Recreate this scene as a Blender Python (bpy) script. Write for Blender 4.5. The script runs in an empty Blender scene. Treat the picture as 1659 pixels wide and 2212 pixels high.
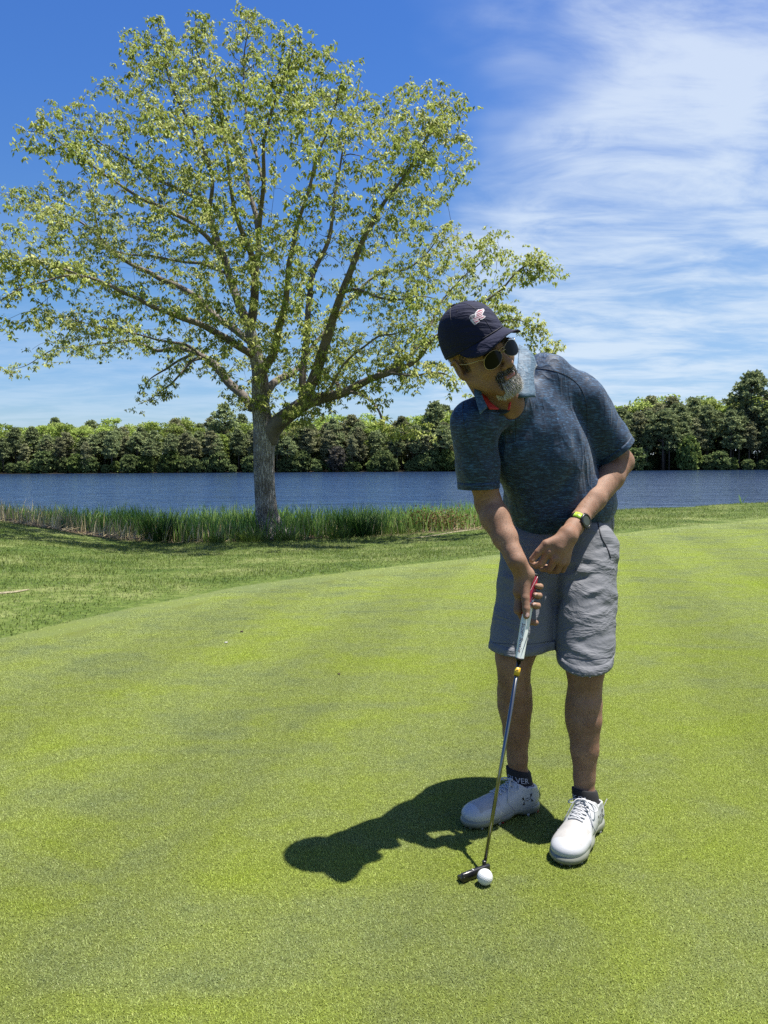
import bpy, math, random
import numpy as np
from math import radians, sin, cos, pi
from mathutils import Vector, Matrix
from mathutils.bvhtree import BVHTree

# ------------------------------------------------------------------ camera, sky, sun, exposure
scene = bpy.context.scene
COL = scene.collection
CAM_H = 1.15
FPX, CPX, CPY = 1662.0, 829.5, 1106.0
RCAM = Matrix.Rotation(pi / 2 - radians(3.8), 3, 'X') @ Matrix.Rotation(radians(-0.3), 3, 'Z')
cam_data = bpy.data.cameras.new('camera')
cam_data.sensor_fit = 'VERTICAL'
cam_data.sensor_height = 24.0
cam_data.lens = 24.0 * FPX / 2212.0
cam_data.clip_start = 0.05
cam_data.clip_end = 4000.0
cam = bpy.data.objects.new('camera', cam_data)
COL.objects.link(cam)
cam.matrix_world = Matrix.Translation((0, 0, CAM_H)) @ RCAM.to_4x4()
scene.camera = cam

SUN = Vector((0.30, 0.04, 1.0)).normalized()      # direction towards the sun
SUN_EL = math.asin(SUN.z)
SUN_AZ = math.atan2(SUN.x, SUN.y)
world = bpy.data.worlds.new('World')
scene.world = world
world.use_nodes = True
wn = world.node_tree
wn.nodes.clear()


class NT:
    """small helper for node trees"""
    def __init__(self, tree, k=1.0):
        self.t = tree
        self.k = k          # reflectance calibration of the colours given to ramp()

    def n(self, kind, ins=None, **props):
        nd = self.t.nodes.new(kind)
        for k, v in props.items():
            setattr(nd, k, v)
        if ins:
            for k, v in ins.items():
                s = nd.inputs[k]
                if isinstance(v, bpy.types.NodeSocket):
                    self.t.links.new(v, s)
                else:
                    s.default_value = v
        return nd

    def math(self, op, a, b=None, c=None, clamp=False):
        nd = self.t.nodes.new('ShaderNodeMath')
        nd.operation = op
        nd.use_clamp = clamp
        for i, v in enumerate((a, b, c)):
            if v is None:
                continue
            if isinstance(v, bpy.types.NodeSocket):
                self.t.links.new(v, nd.inputs[i])
            else:
                nd.inputs[i].default_value = v
        return nd.outputs[0]

    def vmath(self, op, a, b=None):
        nd = self.t.nodes.new('ShaderNodeVectorMath')
        nd.operation = op
        for i, v in enumerate((a, b)):
            if v is None:
                continue
            if isinstance(v, bpy.types.NodeSocket):
                self.t.links.new(v, nd.inputs[i])
            else:
                nd.inputs[i].default_value = v
        return nd.outputs[0]

    def mix(self, f, a, b, mode='MIX'):
        nd = self.t.nodes.new('ShaderNodeMix')
        nd.data_type = 'RGBA'
        nd.blend_type = mode
        for i, v in ((0, f), (6, a), (7, b)):
            if isinstance(v, bpy.types.NodeSocket):
                self.t.links.new(v, nd.inputs[i])
            else:
                if i and len(v) == 3:
                    v = (*v, 1)
                nd.inputs[i].default_value = v
        return nd.outputs[2]

    def noise(self, vec, scale, detail=3, rough=0.55, dist=0.0, out=0):
        nd = self.n('ShaderNodeTexNoise', {'Scale': scale, 'Detail': detail, 'Roughness': rough, 'Distortion': dist})
        if vec is not None:
            self.t.links.new(vec, nd.inputs['Vector'])
        return nd.outputs[out]

    def rng(self, v, a, b, c=0.0, d=1.0, smooth=False):
        nd = self.n('ShaderNodeMapRange', {'Value': v, 'From Min': a, 'From Max': b, 'To Min': c, 'To Max': d})
        nd.clamp = True
        if smooth:
            nd.interpolation_type = 'SMOOTHSTEP'
        return nd.outputs[0]

    def ramp(self, v, stops):
        nd = self.t.nodes.new('ShaderNodeValToRGB')
        cr = nd.color_ramp
        while len(cr.elements) < len(stops):
            cr.elements.new(0.5)
        for e, (p, c) in zip(cr.elements, stops):
            e.position = p
            e.color = (*[x * self.k for x in c], 1)
        self.t.links.new(v, nd.inputs[0])
        return nd.outputs[0]


W = NT(wn)
sky = W.n('ShaderNodeTexSky', sky_type='NISHITA', sun_disc=False, sun_elevation=SUN_EL, sun_rotation=SUN_AZ,
          altitude=0.0, air_density=1.0, dust_density=0.3, ozone_density=2.5)
wdir = W.n('ShaderNodeTexCoord').outputs['Generated']
sep = W.n('ShaderNodeSeparateXYZ', {0: wdir})
dx, dy, dz = sep.outputs
# colour of clear air: deeper and more saturated than the model gives, as the photograph has it
tint = W.ramp(W.rng(dz, 0.0, 0.65), [(0.0, (0.74, 0.84, 1.10)), (0.30, (0.60, 0.88, 1.14)), (0.62, (0.48, 0.84, 1.36)), (1.0, (0.42, 0.78, 1.44))])
clear = W.mix(1.0, sky.outputs[0], tint, 'MULTIPLY')
# high thin cloud, laid out on a plane overhead
inv = W.math('DIVIDE', 1.0, W.math('ADD', W.math('MAXIMUM', dz, 0.0), 0.10))
px = W.math('MULTIPLY', dx, inv)
py = W.math('MULTIPLY', dy, inv)
plane = W.n('ShaderNodeCombineXYZ', {0: px, 1: py, 2: 0.0}).outputs[0]
mp = W.n('ShaderNodeMapping', {'Vector': plane, 'Rotation': (0, 0, radians(-38)), 'Scale': (0.60, 1.05, 1), 'Location': (3.1, 0.4, 0)}).outputs[0]
c1 = W.noise(mp, 1.9, 9, 0.60, 0.8)
mp2 = W.n('ShaderNodeMapping', {'Vector': plane, 'Rotation': (0, 0, radians(25)), 'Scale': (1.0, 1.7, 1), 'Location': (7.3, 1.9, 0)}).outputs[0]
c2 = W.noise(mp2, 2.6, 8, 0.62, 1.0)
cl = W.math('ADD', W.math('MULTIPLY', c1, 0.62), W.math('MULTIPLY', c2, 0.38))
wob = W.noise(plane, 1.1, 4, 0.6)
side = W.math('ADD', px, W.math('MULTIPLY', W.math('SUBTRACT', wob, 0.5), 0.9))
m_right = W.rng(side, 0.10, 0.50, 0.0, 1.0, True)
low = W.rng(dz, 0.05, 0.34, 0.50, 0.0, True)
mask = W.math('MAXIMUM', m_right, low)
veil = W.rng(cl, 0.36, 0.64, 0.0, 1.0, True)
cov = W.math('MULTIPLY', W.math('MULTIPLY', veil, mask), 0.78)
cov = W.math('ADD', cov, W.math('MULTIPLY', m_right, 0.24), clamp=True)
cloudcol = W.mix(W.rng(dz, 0.0, 0.5), (5.6, 6.9, 8.2), (5.3, 6.2, 8.0))
skycol = W.mix(cov, clear, cloudcol)
bg = W.n('ShaderNodeBackground', {'Color': skycol, 'Strength': 0.052})
out = W.n('ShaderNodeOutputWorld', {0: bg.outputs[0]})

sun_data = bpy.data.lights.new('sun', 'SUN')
sun_data.energy = 5.0
sun_data.angle = radians(0.53)
sun_data.color = (1.0, 0.955, 0.88)
sun = bpy.data.objects.new('sun', sun_data)
sun.rotation_euler = (-SUN).to_track_quat('-Z', 'Y').to_euler()
sun.location = (10, 0, 30)
COL.objects.link(sun)

vs = scene.view_settings
vs.view_transform = 'Standard'
vs.look = 'None'
vs.exposure = 1.18
vs.gamma = 1.0
vs.use_curve_mapping = False
scene.cycles.max_bounces = 6
scene.cycles.transparent_max_bounces = 8
scene.cycles.use_denoising = False
scene.cycles.sample_clamp_indirect = 4.0
scene.cycles.sample_clamp_direct = 8.0

# ------------------------------------------------------------------ helpers
rng = np.random.default_rng(7)
random.seed(7)


def P(x, y, Y):
    """the world point seen at picture place x, y that lies Y metres in front of the camera"""
    d = RCAM @ Vector(((x - CPX) / FPX, -(y - CPY) / FPX, -1))
    return Vector((0, 0, CAM_H)) + d * (Y / d.y)


ORG = {}


def tag(o, label=None, cat=None, group=None, kind=None):
    for k, v in (('label', label), ('category', cat), ('group', group), ('kind', kind)):
        if v:
            o[k] = v
    return o


def empty(name, loc, label, cat, group=None):
    o = bpy.data.objects.new(name, None)
    o.empty_display_size = 0.1
    COL.objects.link(o)
    o.location = loc
    ORG[o.name] = Vector(loc)
    return tag(o, label, cat, group)


def mesh_from(name, verts, faces, mat=None, smooth=True):
    me = bpy.data.meshes.new(name)
    verts = np.asarray(verts, dtype=np.float32).reshape(-1, 3)
    me.vertices.add(len(verts))
    me.vertices.foreach_set('co', verts.ravel())
    if isinstance(faces, np.ndarray):
        n, k = faces.shape
        me.loops.add(n * k)
        me.loops.foreach_set('vertex_index', faces.astype(np.int32).ravel())
        me.polygons.add(n)
        me.polygons.foreach_set('loop_start', np.arange(0, n * k, k, dtype=np.int32))
    else:
        lens = np.array([len(f) for f in faces], dtype=np.int32)
        idx = np.fromiter((i for f in faces for i in f), dtype=np.int32)
        me.loops.add(len(idx))
        me.loops.foreach_set('vertex_index', idx)
        me.polygons.add(len(lens))
        me.polygons.foreach_set('loop_start', np.concatenate(([0], np.cumsum(lens)[:-1])).astype(np.int32))
    me.update(calc_edges=True)
    me.validate()
    if smooth:
        me.polygons.foreach_set('use_smooth', np.ones(len(me.polygons), dtype=bool))
    if mat is not None:
        for m in (mat if isinstance(mat, (list, tuple)) else [mat]):
            me.materials.append(m)
    return me


def mk(name, verts, faces, mat, parent=None, smooth=True, org=None):
    """link one mesh object; verts are in world space, stored relative to the parent's origin"""
    base = Vector((0, 0, 0)) if org is None else Vector(org)
    if parent is not None:
        base = ORG[parent.name]
    v = np.asarray(verts, dtype=np.float64).reshape(-1, 3) - np.array(base)
    me = mesh_from(name, v, faces, mat, smooth)
    o = bpy.data.objects.new(name, me)
    COL.objects.link(o)
    if parent is not None:
        o.parent = parent
        ORG[o.name] = Vector(base)
    else:
        o.location = base
        ORG[o.name] = Vector(base)
    return o


def merge(parts):
    vs_, fs_, off = [], [], 0
    for v, f in parts:
        v = np.asarray(v, dtype=np.float64).reshape(-1, 3)
        vs_.append(v)
        fs_.extend([tuple(int(i) + off for i in q) for q in f])
        off += len(v)
    return np.concatenate(vs_), fs_


def tube(pts, radii, segs=8, cap=True, flat=1.0):
    pts = [Vector(p) for p in pts]
    n = len(pts)
    if not hasattr(radii, '__len__'):
        radii = [radii] * n
    t0 = (pts[1] - pts[0]).normalized()
    ref = Vector((0, 0, 1)) if abs(t0.z) < 0.9 else Vector((1, 0, 0))
    u = t0.cross(ref).normalized()
    verts, faces = [], []
    for i in range(n):
        t = (pts[min(i + 1, n - 1)] - pts[max(i - 1, 0)]).normalized()
        u = (u - t * u.dot(t)).normalized()
        w = t.cross(u)
        for k in range(segs):
            a = 2 * pi * k / segs
            verts.append(pts[i] + (u * cos(a) + w * sin(a) * flat) * radii[i])
    for i in range(n - 1):
        for k in range(segs):
            a, b = i * segs + k, i * segs + (k + 1) % segs
            faces.append((a, b, b + segs, a + segs))
    if cap:
        faces.append(tuple(range(segs))[::-1])
        faces.append(tuple((n - 1) * segs + k for k in range(segs)))
    return verts, faces


def smooth_path(pts, n):
    """Catmull-Rom through the points (Vectors or tuples of any length)"""
    p = np.array([list(q) for q in pts], dtype=float)
    p = np.vstack([2 * p[0] - p[1], p, 2 * p[-1] - p[-2]])
    out_ = []
    m = len(p) - 3
    for s in np.linspace(0, m - 1e-6, n):
        i = int(s)
        t = s - i
        a, b, c, d = p[i:i + 4]
        out_.append(0.5 * (2 * b + (c - a) * t + (2 * a - 5 * b + 4 * c - d) * t * t + (3 * b - a - 3 * c + d) * t ** 3))
    return np.array(out_)


def vnoise(p, scale, seed=0):
    """smooth value noise, vectorised; p is (n, 3)"""
    q = np.asarray(p, dtype=np.float64) * scale + seed * 17.31
    i = np.floor(q).astype(np.int64)
    f = q - i
    f = f * f * (3 - 2 * f)

    def h(ix, iy, iz):
        n = (ix * 374761393 + iy * 668265263 + iz * 2147483647 + seed * 974711) & 0xffffffff
        n = ((n ^ (n >> 13)) * 1274126177) & 0xffffffff
        n = (n ^ (n >> 16)) & 0xffff
        return n / 65535.0 * 2 - 1
    r = 0
    for a in (0, 1):
        for b in (0, 1):
            for c in (0, 1):
                w = (f[:, 0] if a else 1 - f[:, 0]) * (f[:, 1] if b else 1 - f[:, 1]) * (f[:, 2] if c else 1 - f[:, 2])
                r = r + w * h(i[:, 0] + a, i[:, 1] + b, i[:, 2] + c)
    return r


ALB = 0.667


def new_mat(name):
    m = bpy.data.materials.new(name)
    m.use_nodes = True
    m.node_tree.nodes.clear()
    T = NT(m.node_tree, ALB)
    return m, T


def finish(T, shader, disp=None):
    T.n('ShaderNodeOutputMaterial', {0: shader})


def simple_mat(name, col, rough=0.6, metal=0.0, var=0.0, vscale=20.0, bump=0.0, bscale=80.0, spec=0.5, sss=0.0, coat=0.0):
    m, T = new_mat(name)
    pos = T.n('ShaderNodeTexCoord').outputs['Object']
    if metal < 0.5:
        col = tuple(x * ALB for x in col)
    c = (*col, 1)
    if var:
        nz = T.noise(pos, vscale, 4, 0.6)
        f = T.rng(nz, 0.3, 0.7)
        c = T.mix(f, tuple(x * (1 - var) for x in col), tuple(min(1, x * (1 + var)) for x in col))
    b = T.n('ShaderNodeBsdfPrincipled', {'Base Color': c, 'Roughness': rough, 'Metallic': metal, 'Specular IOR Level': spec})
    if sss:
        b.inputs['Subsurface Weight'].default_value = sss
        b.inputs['Subsurface Radius'].default_value = (0.012, 0.004, 0.002)
        b.inputs['Subsurface Scale'].default_value = 1.0
    if coat:
        b.inputs['Coat Weight'].default_value = coat
    if bump:
        bn = T.n('ShaderNodeBump', {'Height': T.noise(pos, bscale, 3, 0.6), 'Strength': bump, 'Distance': 0.002})
        T.t.links.new(bn.outputs[0], b.inputs['Normal'])
    finish(T, b.outputs[0])
    return m


def inside(pt, poly):
    x, y = pt[:, 0], pt[:, 1]
    c = np.zeros(len(pt), bool)
    j = len(poly) - 1
    for i in range(len(poly)):
        xi, yi = poly[i]
        xj, yj = poly[j]
        c ^= ((yi > y) != (yj > y)) & (x < (xj - xi) * (y - yi) / (yj - yi + 1e-9) + xi)
        j = i
    return c
# ------------------------------------------------------------------ ground
EDGE = np.array([(-60, -30), (-10, -3.0), (-6, 1.0), (-4, 3.2), (-2.5, 5.0), (-2.0, 6.1), (-1.3, 7.5), (-0.15, 8.9), (1.3, 10.3), (4.5, 13.0), (7.4, 14.8), (12, 16.2), (60, 19.0)])


def edge_y(X):
    return np.interp(X, EDGE[:, 0], EDGE[:, 1])


DROP = np.array([(-3, 0.1), (-0.7, -0.05), (-0.5, -0.20), (-0.43, -0.36), (-0.347, -0.60), (-0.28, -0.66), (-0.2, -0.63), (-0.146, -0.62), (0.0, -0.57), (0.12, -0.47), (0.30, -0.13), (0.5, 0.02), (1.0, 0.10), (3, 0.15)])


def sstep(a, b, x):
    t = np.clip((x - a) / (b - a), 0, 1)
    return t * t * (3 - 2 * t)


def ground_z(X, Y):
    X = np.asarray(X, dtype=float)
    Y = np.asarray(Y, dtype=float)
    u = X / np.maximum(Y, 4.0)
    d = np.interp(u, DROP[:, 0], DROP[:, 1])
    z = d * sstep(5.0, 18.5, Y)
    wob = 0.02 * np.sin(X * 0.9 + 1.3) * np.cos(Y * 0.7) * sstep(6, 12, Y)
    z = z + wob
    bank = 19.6 + 0.35 * np.sin(X * 0.8) + 0.25 * np.sin(X * 2.1 + 1)
    under = sstep(0, 2.6, Y - bank)
    z = z * (1 - under) + (-2.2) * under
    far = sstep(146, 151.5, Y + 1.2 * np.sin(X * 0.07))
    z = z * (1 - far) + far * (-0.95 + 0.9 * sstep(150, 185, Y) + 2.0 * sstep(185, 420, Y))
    return z


def axis(segs):
    out_ = []
    for a, b, st in segs:
        out_.append(np.arange(a, b, st))
    return np.concatenate(out_)


gx = axis([(-1500, -200, 100), (-200, -40, 8), (-40, -14, 1.5), (-14, -8, 0.5), (-8, 8, 0.25), (8, 16, 0.5), (16, 40, 1.5), (40, 200, 8), (200, 1501, 100)])
gy = axis([(-200, -20, 30), (-20, 0, 2), (0, 24, 0.25), (24, 144, 8), (144, 156, 1.0), (156, 200, 4), (200, 500, 30), (500, 3001, 250)])
GX, GY = np.meshgrid(gx, gy)
gv = np.stack([GX, GY, ground_z(GX, GY)], -1).reshape(-1, 3)
nx_, ny_ = len(gx), len(gy)
ii = np.arange(nx_ * ny_).reshape(ny_, nx_)
gf = np.stack([ii[:-1, :-1], ii[:-1, 1:], ii[1:, 1:], ii[1:, :-1]], -1).reshape(-1, 4)

# the same mottling is used by the soil sheet and by the blades that stand on it
def turf_colour(T, pos):
    flatp = T.n('ShaderNodeVectorMath', {0: pos, 1: (1, 1, 0)}, operation='MULTIPLY').outputs[0]
    px_, py_, _ = T.n('ShaderNodeSeparateXYZ', {0: pos}).outputs
    st = T.n('ShaderNodeMapping', {'Vector': flatp, 'Rotation': (0, 0, radians(-32)), 'Scale': (0.75, 1.3, 1)}).outputs[0]
    a = T.noise(st, 1.5, 6, 0.66, 1.1)
    b = T.noise(flatp, 7.0, 5, 0.65, 0.3)
    c = T.noise(flatp, 0.55, 3, 0.55, 0.6)
    s = T.math('ADD', T.math('MULTIPLY', a, 0.50), T.math('ADD', T.math('MULTIPLY', b, 0.22), T.math('MULTIPLY', c, 0.28)))
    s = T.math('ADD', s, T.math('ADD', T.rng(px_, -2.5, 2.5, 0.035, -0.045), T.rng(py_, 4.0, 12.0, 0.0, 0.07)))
    col = T.ramp(s, [(0.37, (0.380, 0.485, 0.060)), (0.46, (0.378, 0.465, 0.092)), (0.54, (0.360, 0.435, 0.132)), (0.63, (0.280, 0.350, 0.138))])
    # mown lanes; grazing-view sheen painted in as brighter turf with distance
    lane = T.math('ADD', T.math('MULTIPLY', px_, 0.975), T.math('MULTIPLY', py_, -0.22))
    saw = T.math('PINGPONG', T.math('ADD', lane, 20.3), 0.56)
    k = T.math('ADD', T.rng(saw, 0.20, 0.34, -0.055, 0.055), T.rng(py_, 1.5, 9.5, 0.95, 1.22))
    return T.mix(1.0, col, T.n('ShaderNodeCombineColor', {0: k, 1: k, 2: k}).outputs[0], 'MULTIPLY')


def rough_colour(T, pos):
    flatp = T.n('ShaderNodeVectorMath', {0: pos, 1: (1, 1, 0)}, operation='MULTIPLY').outputs[0]
    a = T.noise(flatp, 0.9, 5, 0.65, 0.3)
    b = T.noise(flatp, 9.0, 4, 0.65)
    s = T.math('ADD', T.math('MULTIPLY', a, 0.6), T.math('MULTIPLY', b, 0.4))
    return T.ramp(s, [(0.38, (0.075, 0.130, 0.018)), (0.50, (0.140, 0.200, 0.036)), (0.62, (0.290, 0.330, 0.110))])


m_ground, T = new_mat('ground_soil_and_turf')
geo = T.n('ShaderNodeNewGeometry')
pos = geo.outputs['Position']
at_e = T.n('ShaderNodeAttribute', attribute_name='edge').outputs['Fac']
at_b = T.n('ShaderNodeAttribute', attribute_name='bank').outputs['Fac']
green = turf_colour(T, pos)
rough = rough_colour(T, pos)
wob = T.math('MULTIPLY', T.math('SUBTRACT', T.noise(pos, 2.0, 3), 0.5), 0.35)
e = T.math('ADD', at_e, wob)
gshade = T.rng(T.noise(pos, 130.0, 3, 0.7), 0.3, 0.7, 0.22, 0.46)
green = T.mix(1.0, green, T.n('ShaderNodeCombineColor', {0: gshade, 1: gshade, 2: T.math('MULTIPLY', gshade, 0.78)}).outputs[0], 'MULTIPLY')
fine = T.rng(T.noise(pos, 26.0, 4, 0.75), 0.3, 0.72, 0.45, 1.15)
rough = T.mix(1.0, rough, T.n('ShaderNodeCombineColor', {0: fine, 1: fine, 2: fine}).outputs[0], 'MULTIPLY')
# collar: a slightly longer, paler band between the green and the rough
c = T.mix(T.rng(e, -0.75, -0.55), green, T.mix(0.40, green, (0.125, 0.160, 0.055)))
c = T.mix(T.rng(e, -0.02, 0.10), c, rough)
soil = T.ramp(T.noise(pos, 7.0, 5, 0.7), [(0.35, (0.035, 0.024, 0.016)), (0.6, (0.12, 0.085, 0.055)), (0.75, (0.30, 0.22, 0.15))])
c = T.mix(T.rng(at_b, -0.35, 0.05), c, soil)
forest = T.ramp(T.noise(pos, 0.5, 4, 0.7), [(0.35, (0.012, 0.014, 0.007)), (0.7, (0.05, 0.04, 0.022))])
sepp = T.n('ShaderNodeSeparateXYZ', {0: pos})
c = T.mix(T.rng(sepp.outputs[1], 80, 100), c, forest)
b = T.n('ShaderNodeBsdfPrincipled', {'Base Color': c, 'Roughness': 0.85, 'Specular IOR Level': 0.15})
bm_ = T.n('ShaderNodeBump', {'Height': T.math('ADD', T.noise(pos, 220.0, 2, 0.7), T.math('MULTIPLY', T.noise(pos, 40, 3), 1.5)), 'Strength': 0.5, 'Distance': 0.006})
T.t.links.new(bm_.outputs[0], b.inputs['Normal'])
finish(T, b.outputs[0])
ground = mk('ground', gv, gf, m_ground)
tag(ground, kind='structure')
ad = ground.data.attributes.new('edge', 'FLOAT', 'POINT')
ad.data.foreach_set('value', (gv[:, 1] - edge_y(gv[:, 0])).astype(np.float32))
BANK = np.array([(-200, 19.0), (-11, 18.1), (-9, 17.9), (-7, 16.9), (-4, 17.0), (0, 17.3), (2.6, 18.1), (3.2, 20.5), (60, 21.5), (200, 21)])
ad = ground.data.attributes.new('bank', 'FLOAT', 'POINT')
ad.data.foreach_set('value', (gv[:, 1] - np.interp(gv[:, 0], BANK[:, 0], BANK[:, 1])).astype(np.float32))

# ------------------------------------------------------------------ lake
m_water, T = new_mat('lake_water')
pos = T.n('ShaderNodeNewGeometry').outputs['Position']
st = T.n('ShaderNodeMapping', {'Vector': pos, 'Rotation': (0, 0, radians(8)), 'Scale': (0.42, 1.15, 1)}).outputs[0]
w1 = T.noise(st, 1.3, 4, 0.6, 1.3)
w2 = T.noise(st, 0.30, 3, 0.6, 0.3)
patch = T.rng(T.noise(T.n('ShaderNodeMapping', {'Vector': pos, 'Scale': (0.012, 0.05, 1)}).outputs[0], 1.0, 3, 0.6), 0.35, 0.65, 0.55, 1.0)
hgt = T.math('MULTIPLY', T.math('ADD', w1, T.math('MULTIPLY', w2, 2.0)), patch)
bmp = T.n('ShaderNodeBump', {'Height': hgt, 'Strength': 1.0, 'Distance': 0.15}).outputs[0]
wb = T.n('ShaderNodeBsdfPrincipled', {'Base Color': (0.014, 0.030, 0.070, 1), 'Roughness': 0.12, 'IOR': 1.33, 'Normal': bmp})
finish(T, wb.outputs[0])
lx = axis([(-420, -60, 30), (-60, 60, 4), (60, 421, 30)])
ly = axis([(17, 40, 1.5), (40, 160, 6)])
LX, LY = np.meshgrid(lx, ly)
lv = np.stack([LX, LY, np.full_like(LX, -1.15)], -1).reshape(-1, 3)
ii = np.arange(len(lx) * len(ly)).reshape(len(ly), len(lx))
lf = np.stack([ii[:-1, :-1], ii[:-1, 1:], ii[1:, 1:], ii[1:, :-1]], -1).reshape(-1, 4)
tag(mk('lake_water', lv, lf, m_water), kind='structure')


# ------------------------------------------------------------------ turf blades of the putting green (one tile, laid out by geometry nodes)
def blade_mesh(bx, by, bz, ang, ln, wd, lean, curve=0.5):
    """arrays -> one bent blade each: 5 vertices, a quad and a tip triangle (as two triangles + tip)"""
    n = len(bx)
    base = np.stack([bx, by, bz], -1)
    side = np.stack([np.cos(ang), np.sin(ang), np.zeros(n)], -1) * wd[:, None] * 0.5
    fwd = np.stack([-np.sin(ang), np.cos(ang), np.zeros(n)], -1)
    up = np.array([0, 0, 1.0])
    mid = base + fwd * (ln * np.sin(lean) * 0.5)[:, None] + up * (ln * np.cos(lean) * 0.55)[:, None]
    l2 = np.minimum(lean + curve, 1.5)
    tip = mid + fwd * (ln * np.sin(l2) * 0.5)[:, None] + up * (ln * np.cos(l2) * 0.5)[:, None]
    v = np.stack([base - side, base + side, mid + side * 0.8, mid - side * 0.8, tip], 1).reshape(-1, 3)
    k = np.arange(n)[:, None] * 5
    f = np.concatenate([k + np.array([0, 1, 2]), k + np.array([0, 2, 3]), k + np.array([3, 2, 4])], 0)
    return v, f


def leaf_mat(name, colfn, trans=0.35, hue_var=0.25, rough=0.55):
    m, T = new_mat(name)
    geo = T.n('ShaderNodeNewGeometry')
    c = colfn(T, geo.outputs['Position'])
    r = geo.outputs['Random Per Island']
    v = T.rng(r, 0, 1, 1 - hue_var, 1 + hue_var)
    c = T.mix(1.0, c, T.n('ShaderNodeCombineColor', {0: v, 1: v, 2: v}).outputs[0], 'MULTIPLY')
    # a few straw-coloured blades
    c = T.mix(T.rng(r, 0.93, 0.96), c, T.mix(1.0, c, (1.12, 1.0, 1.3), 'MULTIPLY'))
    d = T.n('ShaderNodeBsdfPrincipled', {'Base Color': c, 'Roughness': rough, 'Specular IOR Level': 0.25})
    t = T.n('ShaderNodeBsdfTranslucent', {'Color': c})
    finish(T, T.n('ShaderNodeMixShader', {0: trans, 1: d.outputs[0], 2: t.outputs[0]}).outputs[0])
    return m


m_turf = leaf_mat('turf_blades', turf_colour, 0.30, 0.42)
TS = 0.5
nb = 26000
r_ = rng.random((nb, 8))
tv, tf = blade_mesh((r_[:, 0] - .5) * TS, (r_[:, 1] - .5) * TS, np.full(nb, -0.001), r_[:, 2] * 2 * pi,
                    0.0045 + 0.0045 * r_[:, 3], 0.0011 + 0.0007 * r_[:, 4], 0.25 + 0.95 * r_[:, 5])
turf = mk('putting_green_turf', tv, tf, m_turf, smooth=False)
tag(turf, 'close mown yellow green turf of the putting green round the golfer', 'grass', kind='stuff')
ng = bpy.data.node_groups.new('lay_turf', 'GeometryNodeTree')
ng.interface.new_socket('Geometry', in_out='INPUT', socket_type='NodeSocketGeometry')
ng.interface.new_socket('Geometry', in_out='OUTPUT', socket_type='NodeSocketGeometry')
g_in = ng.nodes.new('NodeGroupInput')
g_out = ng.nodes.new('NodeGroupOutput')
NXT, NYT = 34, 29
X0T, Y0T = -6.75, 0.75
N = ng.nodes.new
L = ng.links.new
grid = N('GeometryNodeMeshGrid')
grid.inputs['Size X'].default_value = TS * (NXT - 1)
grid.inputs['Size Y'].default_value = TS * (NYT - 1)
grid.inputs['Vertices X'].default_value = NXT
grid.inputs['Vertices Y'].default_value = NYT
tr = N('GeometryNodeTransform')
tr.inputs['Translation'].default_value = (X0T + TS * (NXT - 1) / 2, Y0T + TS * (NYT - 1) / 2, 0)
L(grid.outputs['Mesh'], tr.inputs['Geometry'])
# keep only tiles that lie on the green and in front of the camera
posn = N('GeometryNodeInputPosition')
sx = N('ShaderNodeSeparateXYZ')
L(posn.outputs[0], sx.inputs[0])


def gm(op, a, b):
    nd = N('ShaderNodeMath')
    nd.operation = op
    for i_, v_ in enumerate((a, b)):
        if isinstance(v_, bpy.types.NodeSocket):
            L(v_, nd.inputs[i_])
        else:
            nd.inputs[i_].default_value = v_
    return nd.outputs[0]


fc = N('ShaderNodeFloatCurve')
cv = fc.mapping.curves[0]
kx = [-10, -6, -4, -2.5, -2.0, -1.3, -0.15, 1.3, 4.5, 7.4, 10]
pts_ = [((x + 10) / 20, float(min(max(edge_y(x), 0), 20)) / 20) for x in kx]
cv.points[0].location = pts_[0]
cv.points[1].location = pts_[-1]
for p_ in pts_[1:-1]:
    cv.points.new(*p_)
for p_ in cv.points:
    p_.handle_type = 'VECTOR'
fc.mapping.update()
L(gm('DIVIDE', gm('ADD', sx.outputs[0], 10.0), 20.0), fc.inputs['Value'])
lim = gm('SUBTRACT', gm('MULTIPLY', fc.outputs[0], 20.0), 0.55)
out1 = gm('GREATER_THAN', sx.outputs[1], lim)
out2 = gm('GREATER_THAN', gm('ABSOLUTE', sx.outputs[0], 0.0), gm('ADD', gm('MULTIPLY', sx.outputs[1], 0.62), 0.7))
dl = N('GeometryNodeDeleteGeometry')
dl.domain = 'POINT'
L(tr.outputs[0], dl.inputs['Geometry'])
L(gm('MAXIMUM', out1, out2), dl.inputs['Selection'])
# drop every tile onto the ground and tilt it with the slope
oi_ = N('GeometryNodeObjectInfo')
oi_.inputs['Object'].default_value = ground
rc_ = N('GeometryNodeRaycast')
L(oi_.outputs['Geometry'], rc_.inputs['Target Geometry'])
rc_.inputs['Ray Direction'].default_value = (0, 0, -1)
rc_.inputs['Ray Length'].default_value = 20
up_ = N('ShaderNodeVectorMath')
up_.inputs[1].default_value = (0, 0, 5)
L(posn.outputs[0], up_.inputs[0])
L(up_.outputs[0], rc_.inputs['Source Position'])
sp = N('GeometryNodeSetPosition')
L(dl.outputs[0], sp.inputs['Geometry'])
L(rc_.outputs['Hit Position'], sp.inputs['Position'])
inst = N('GeometryNodeInstanceOnPoints')
L(sp.outputs[0], inst.inputs['Points'])
L(g_in.outputs[0], inst.inputs['Instance'])
rv = N('FunctionNodeRandomValue')
rv.data_type = 'INT'
rv.inputs['Min'].default_value = 0
rv.inputs['Max'].default_value = 3
ae = N('FunctionNodeAlignEulerToVector')
ae.axis = 'Z'
cx = N('ShaderNodeCombineXYZ')
L(gm('MULTIPLY', next(q_ for q_ in rv.outputs if q_.enabled and q_.type == 'INT'), pi / 2), cx.inputs[2])
L(cx.outputs[0], ae.inputs['Rotation'])
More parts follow.
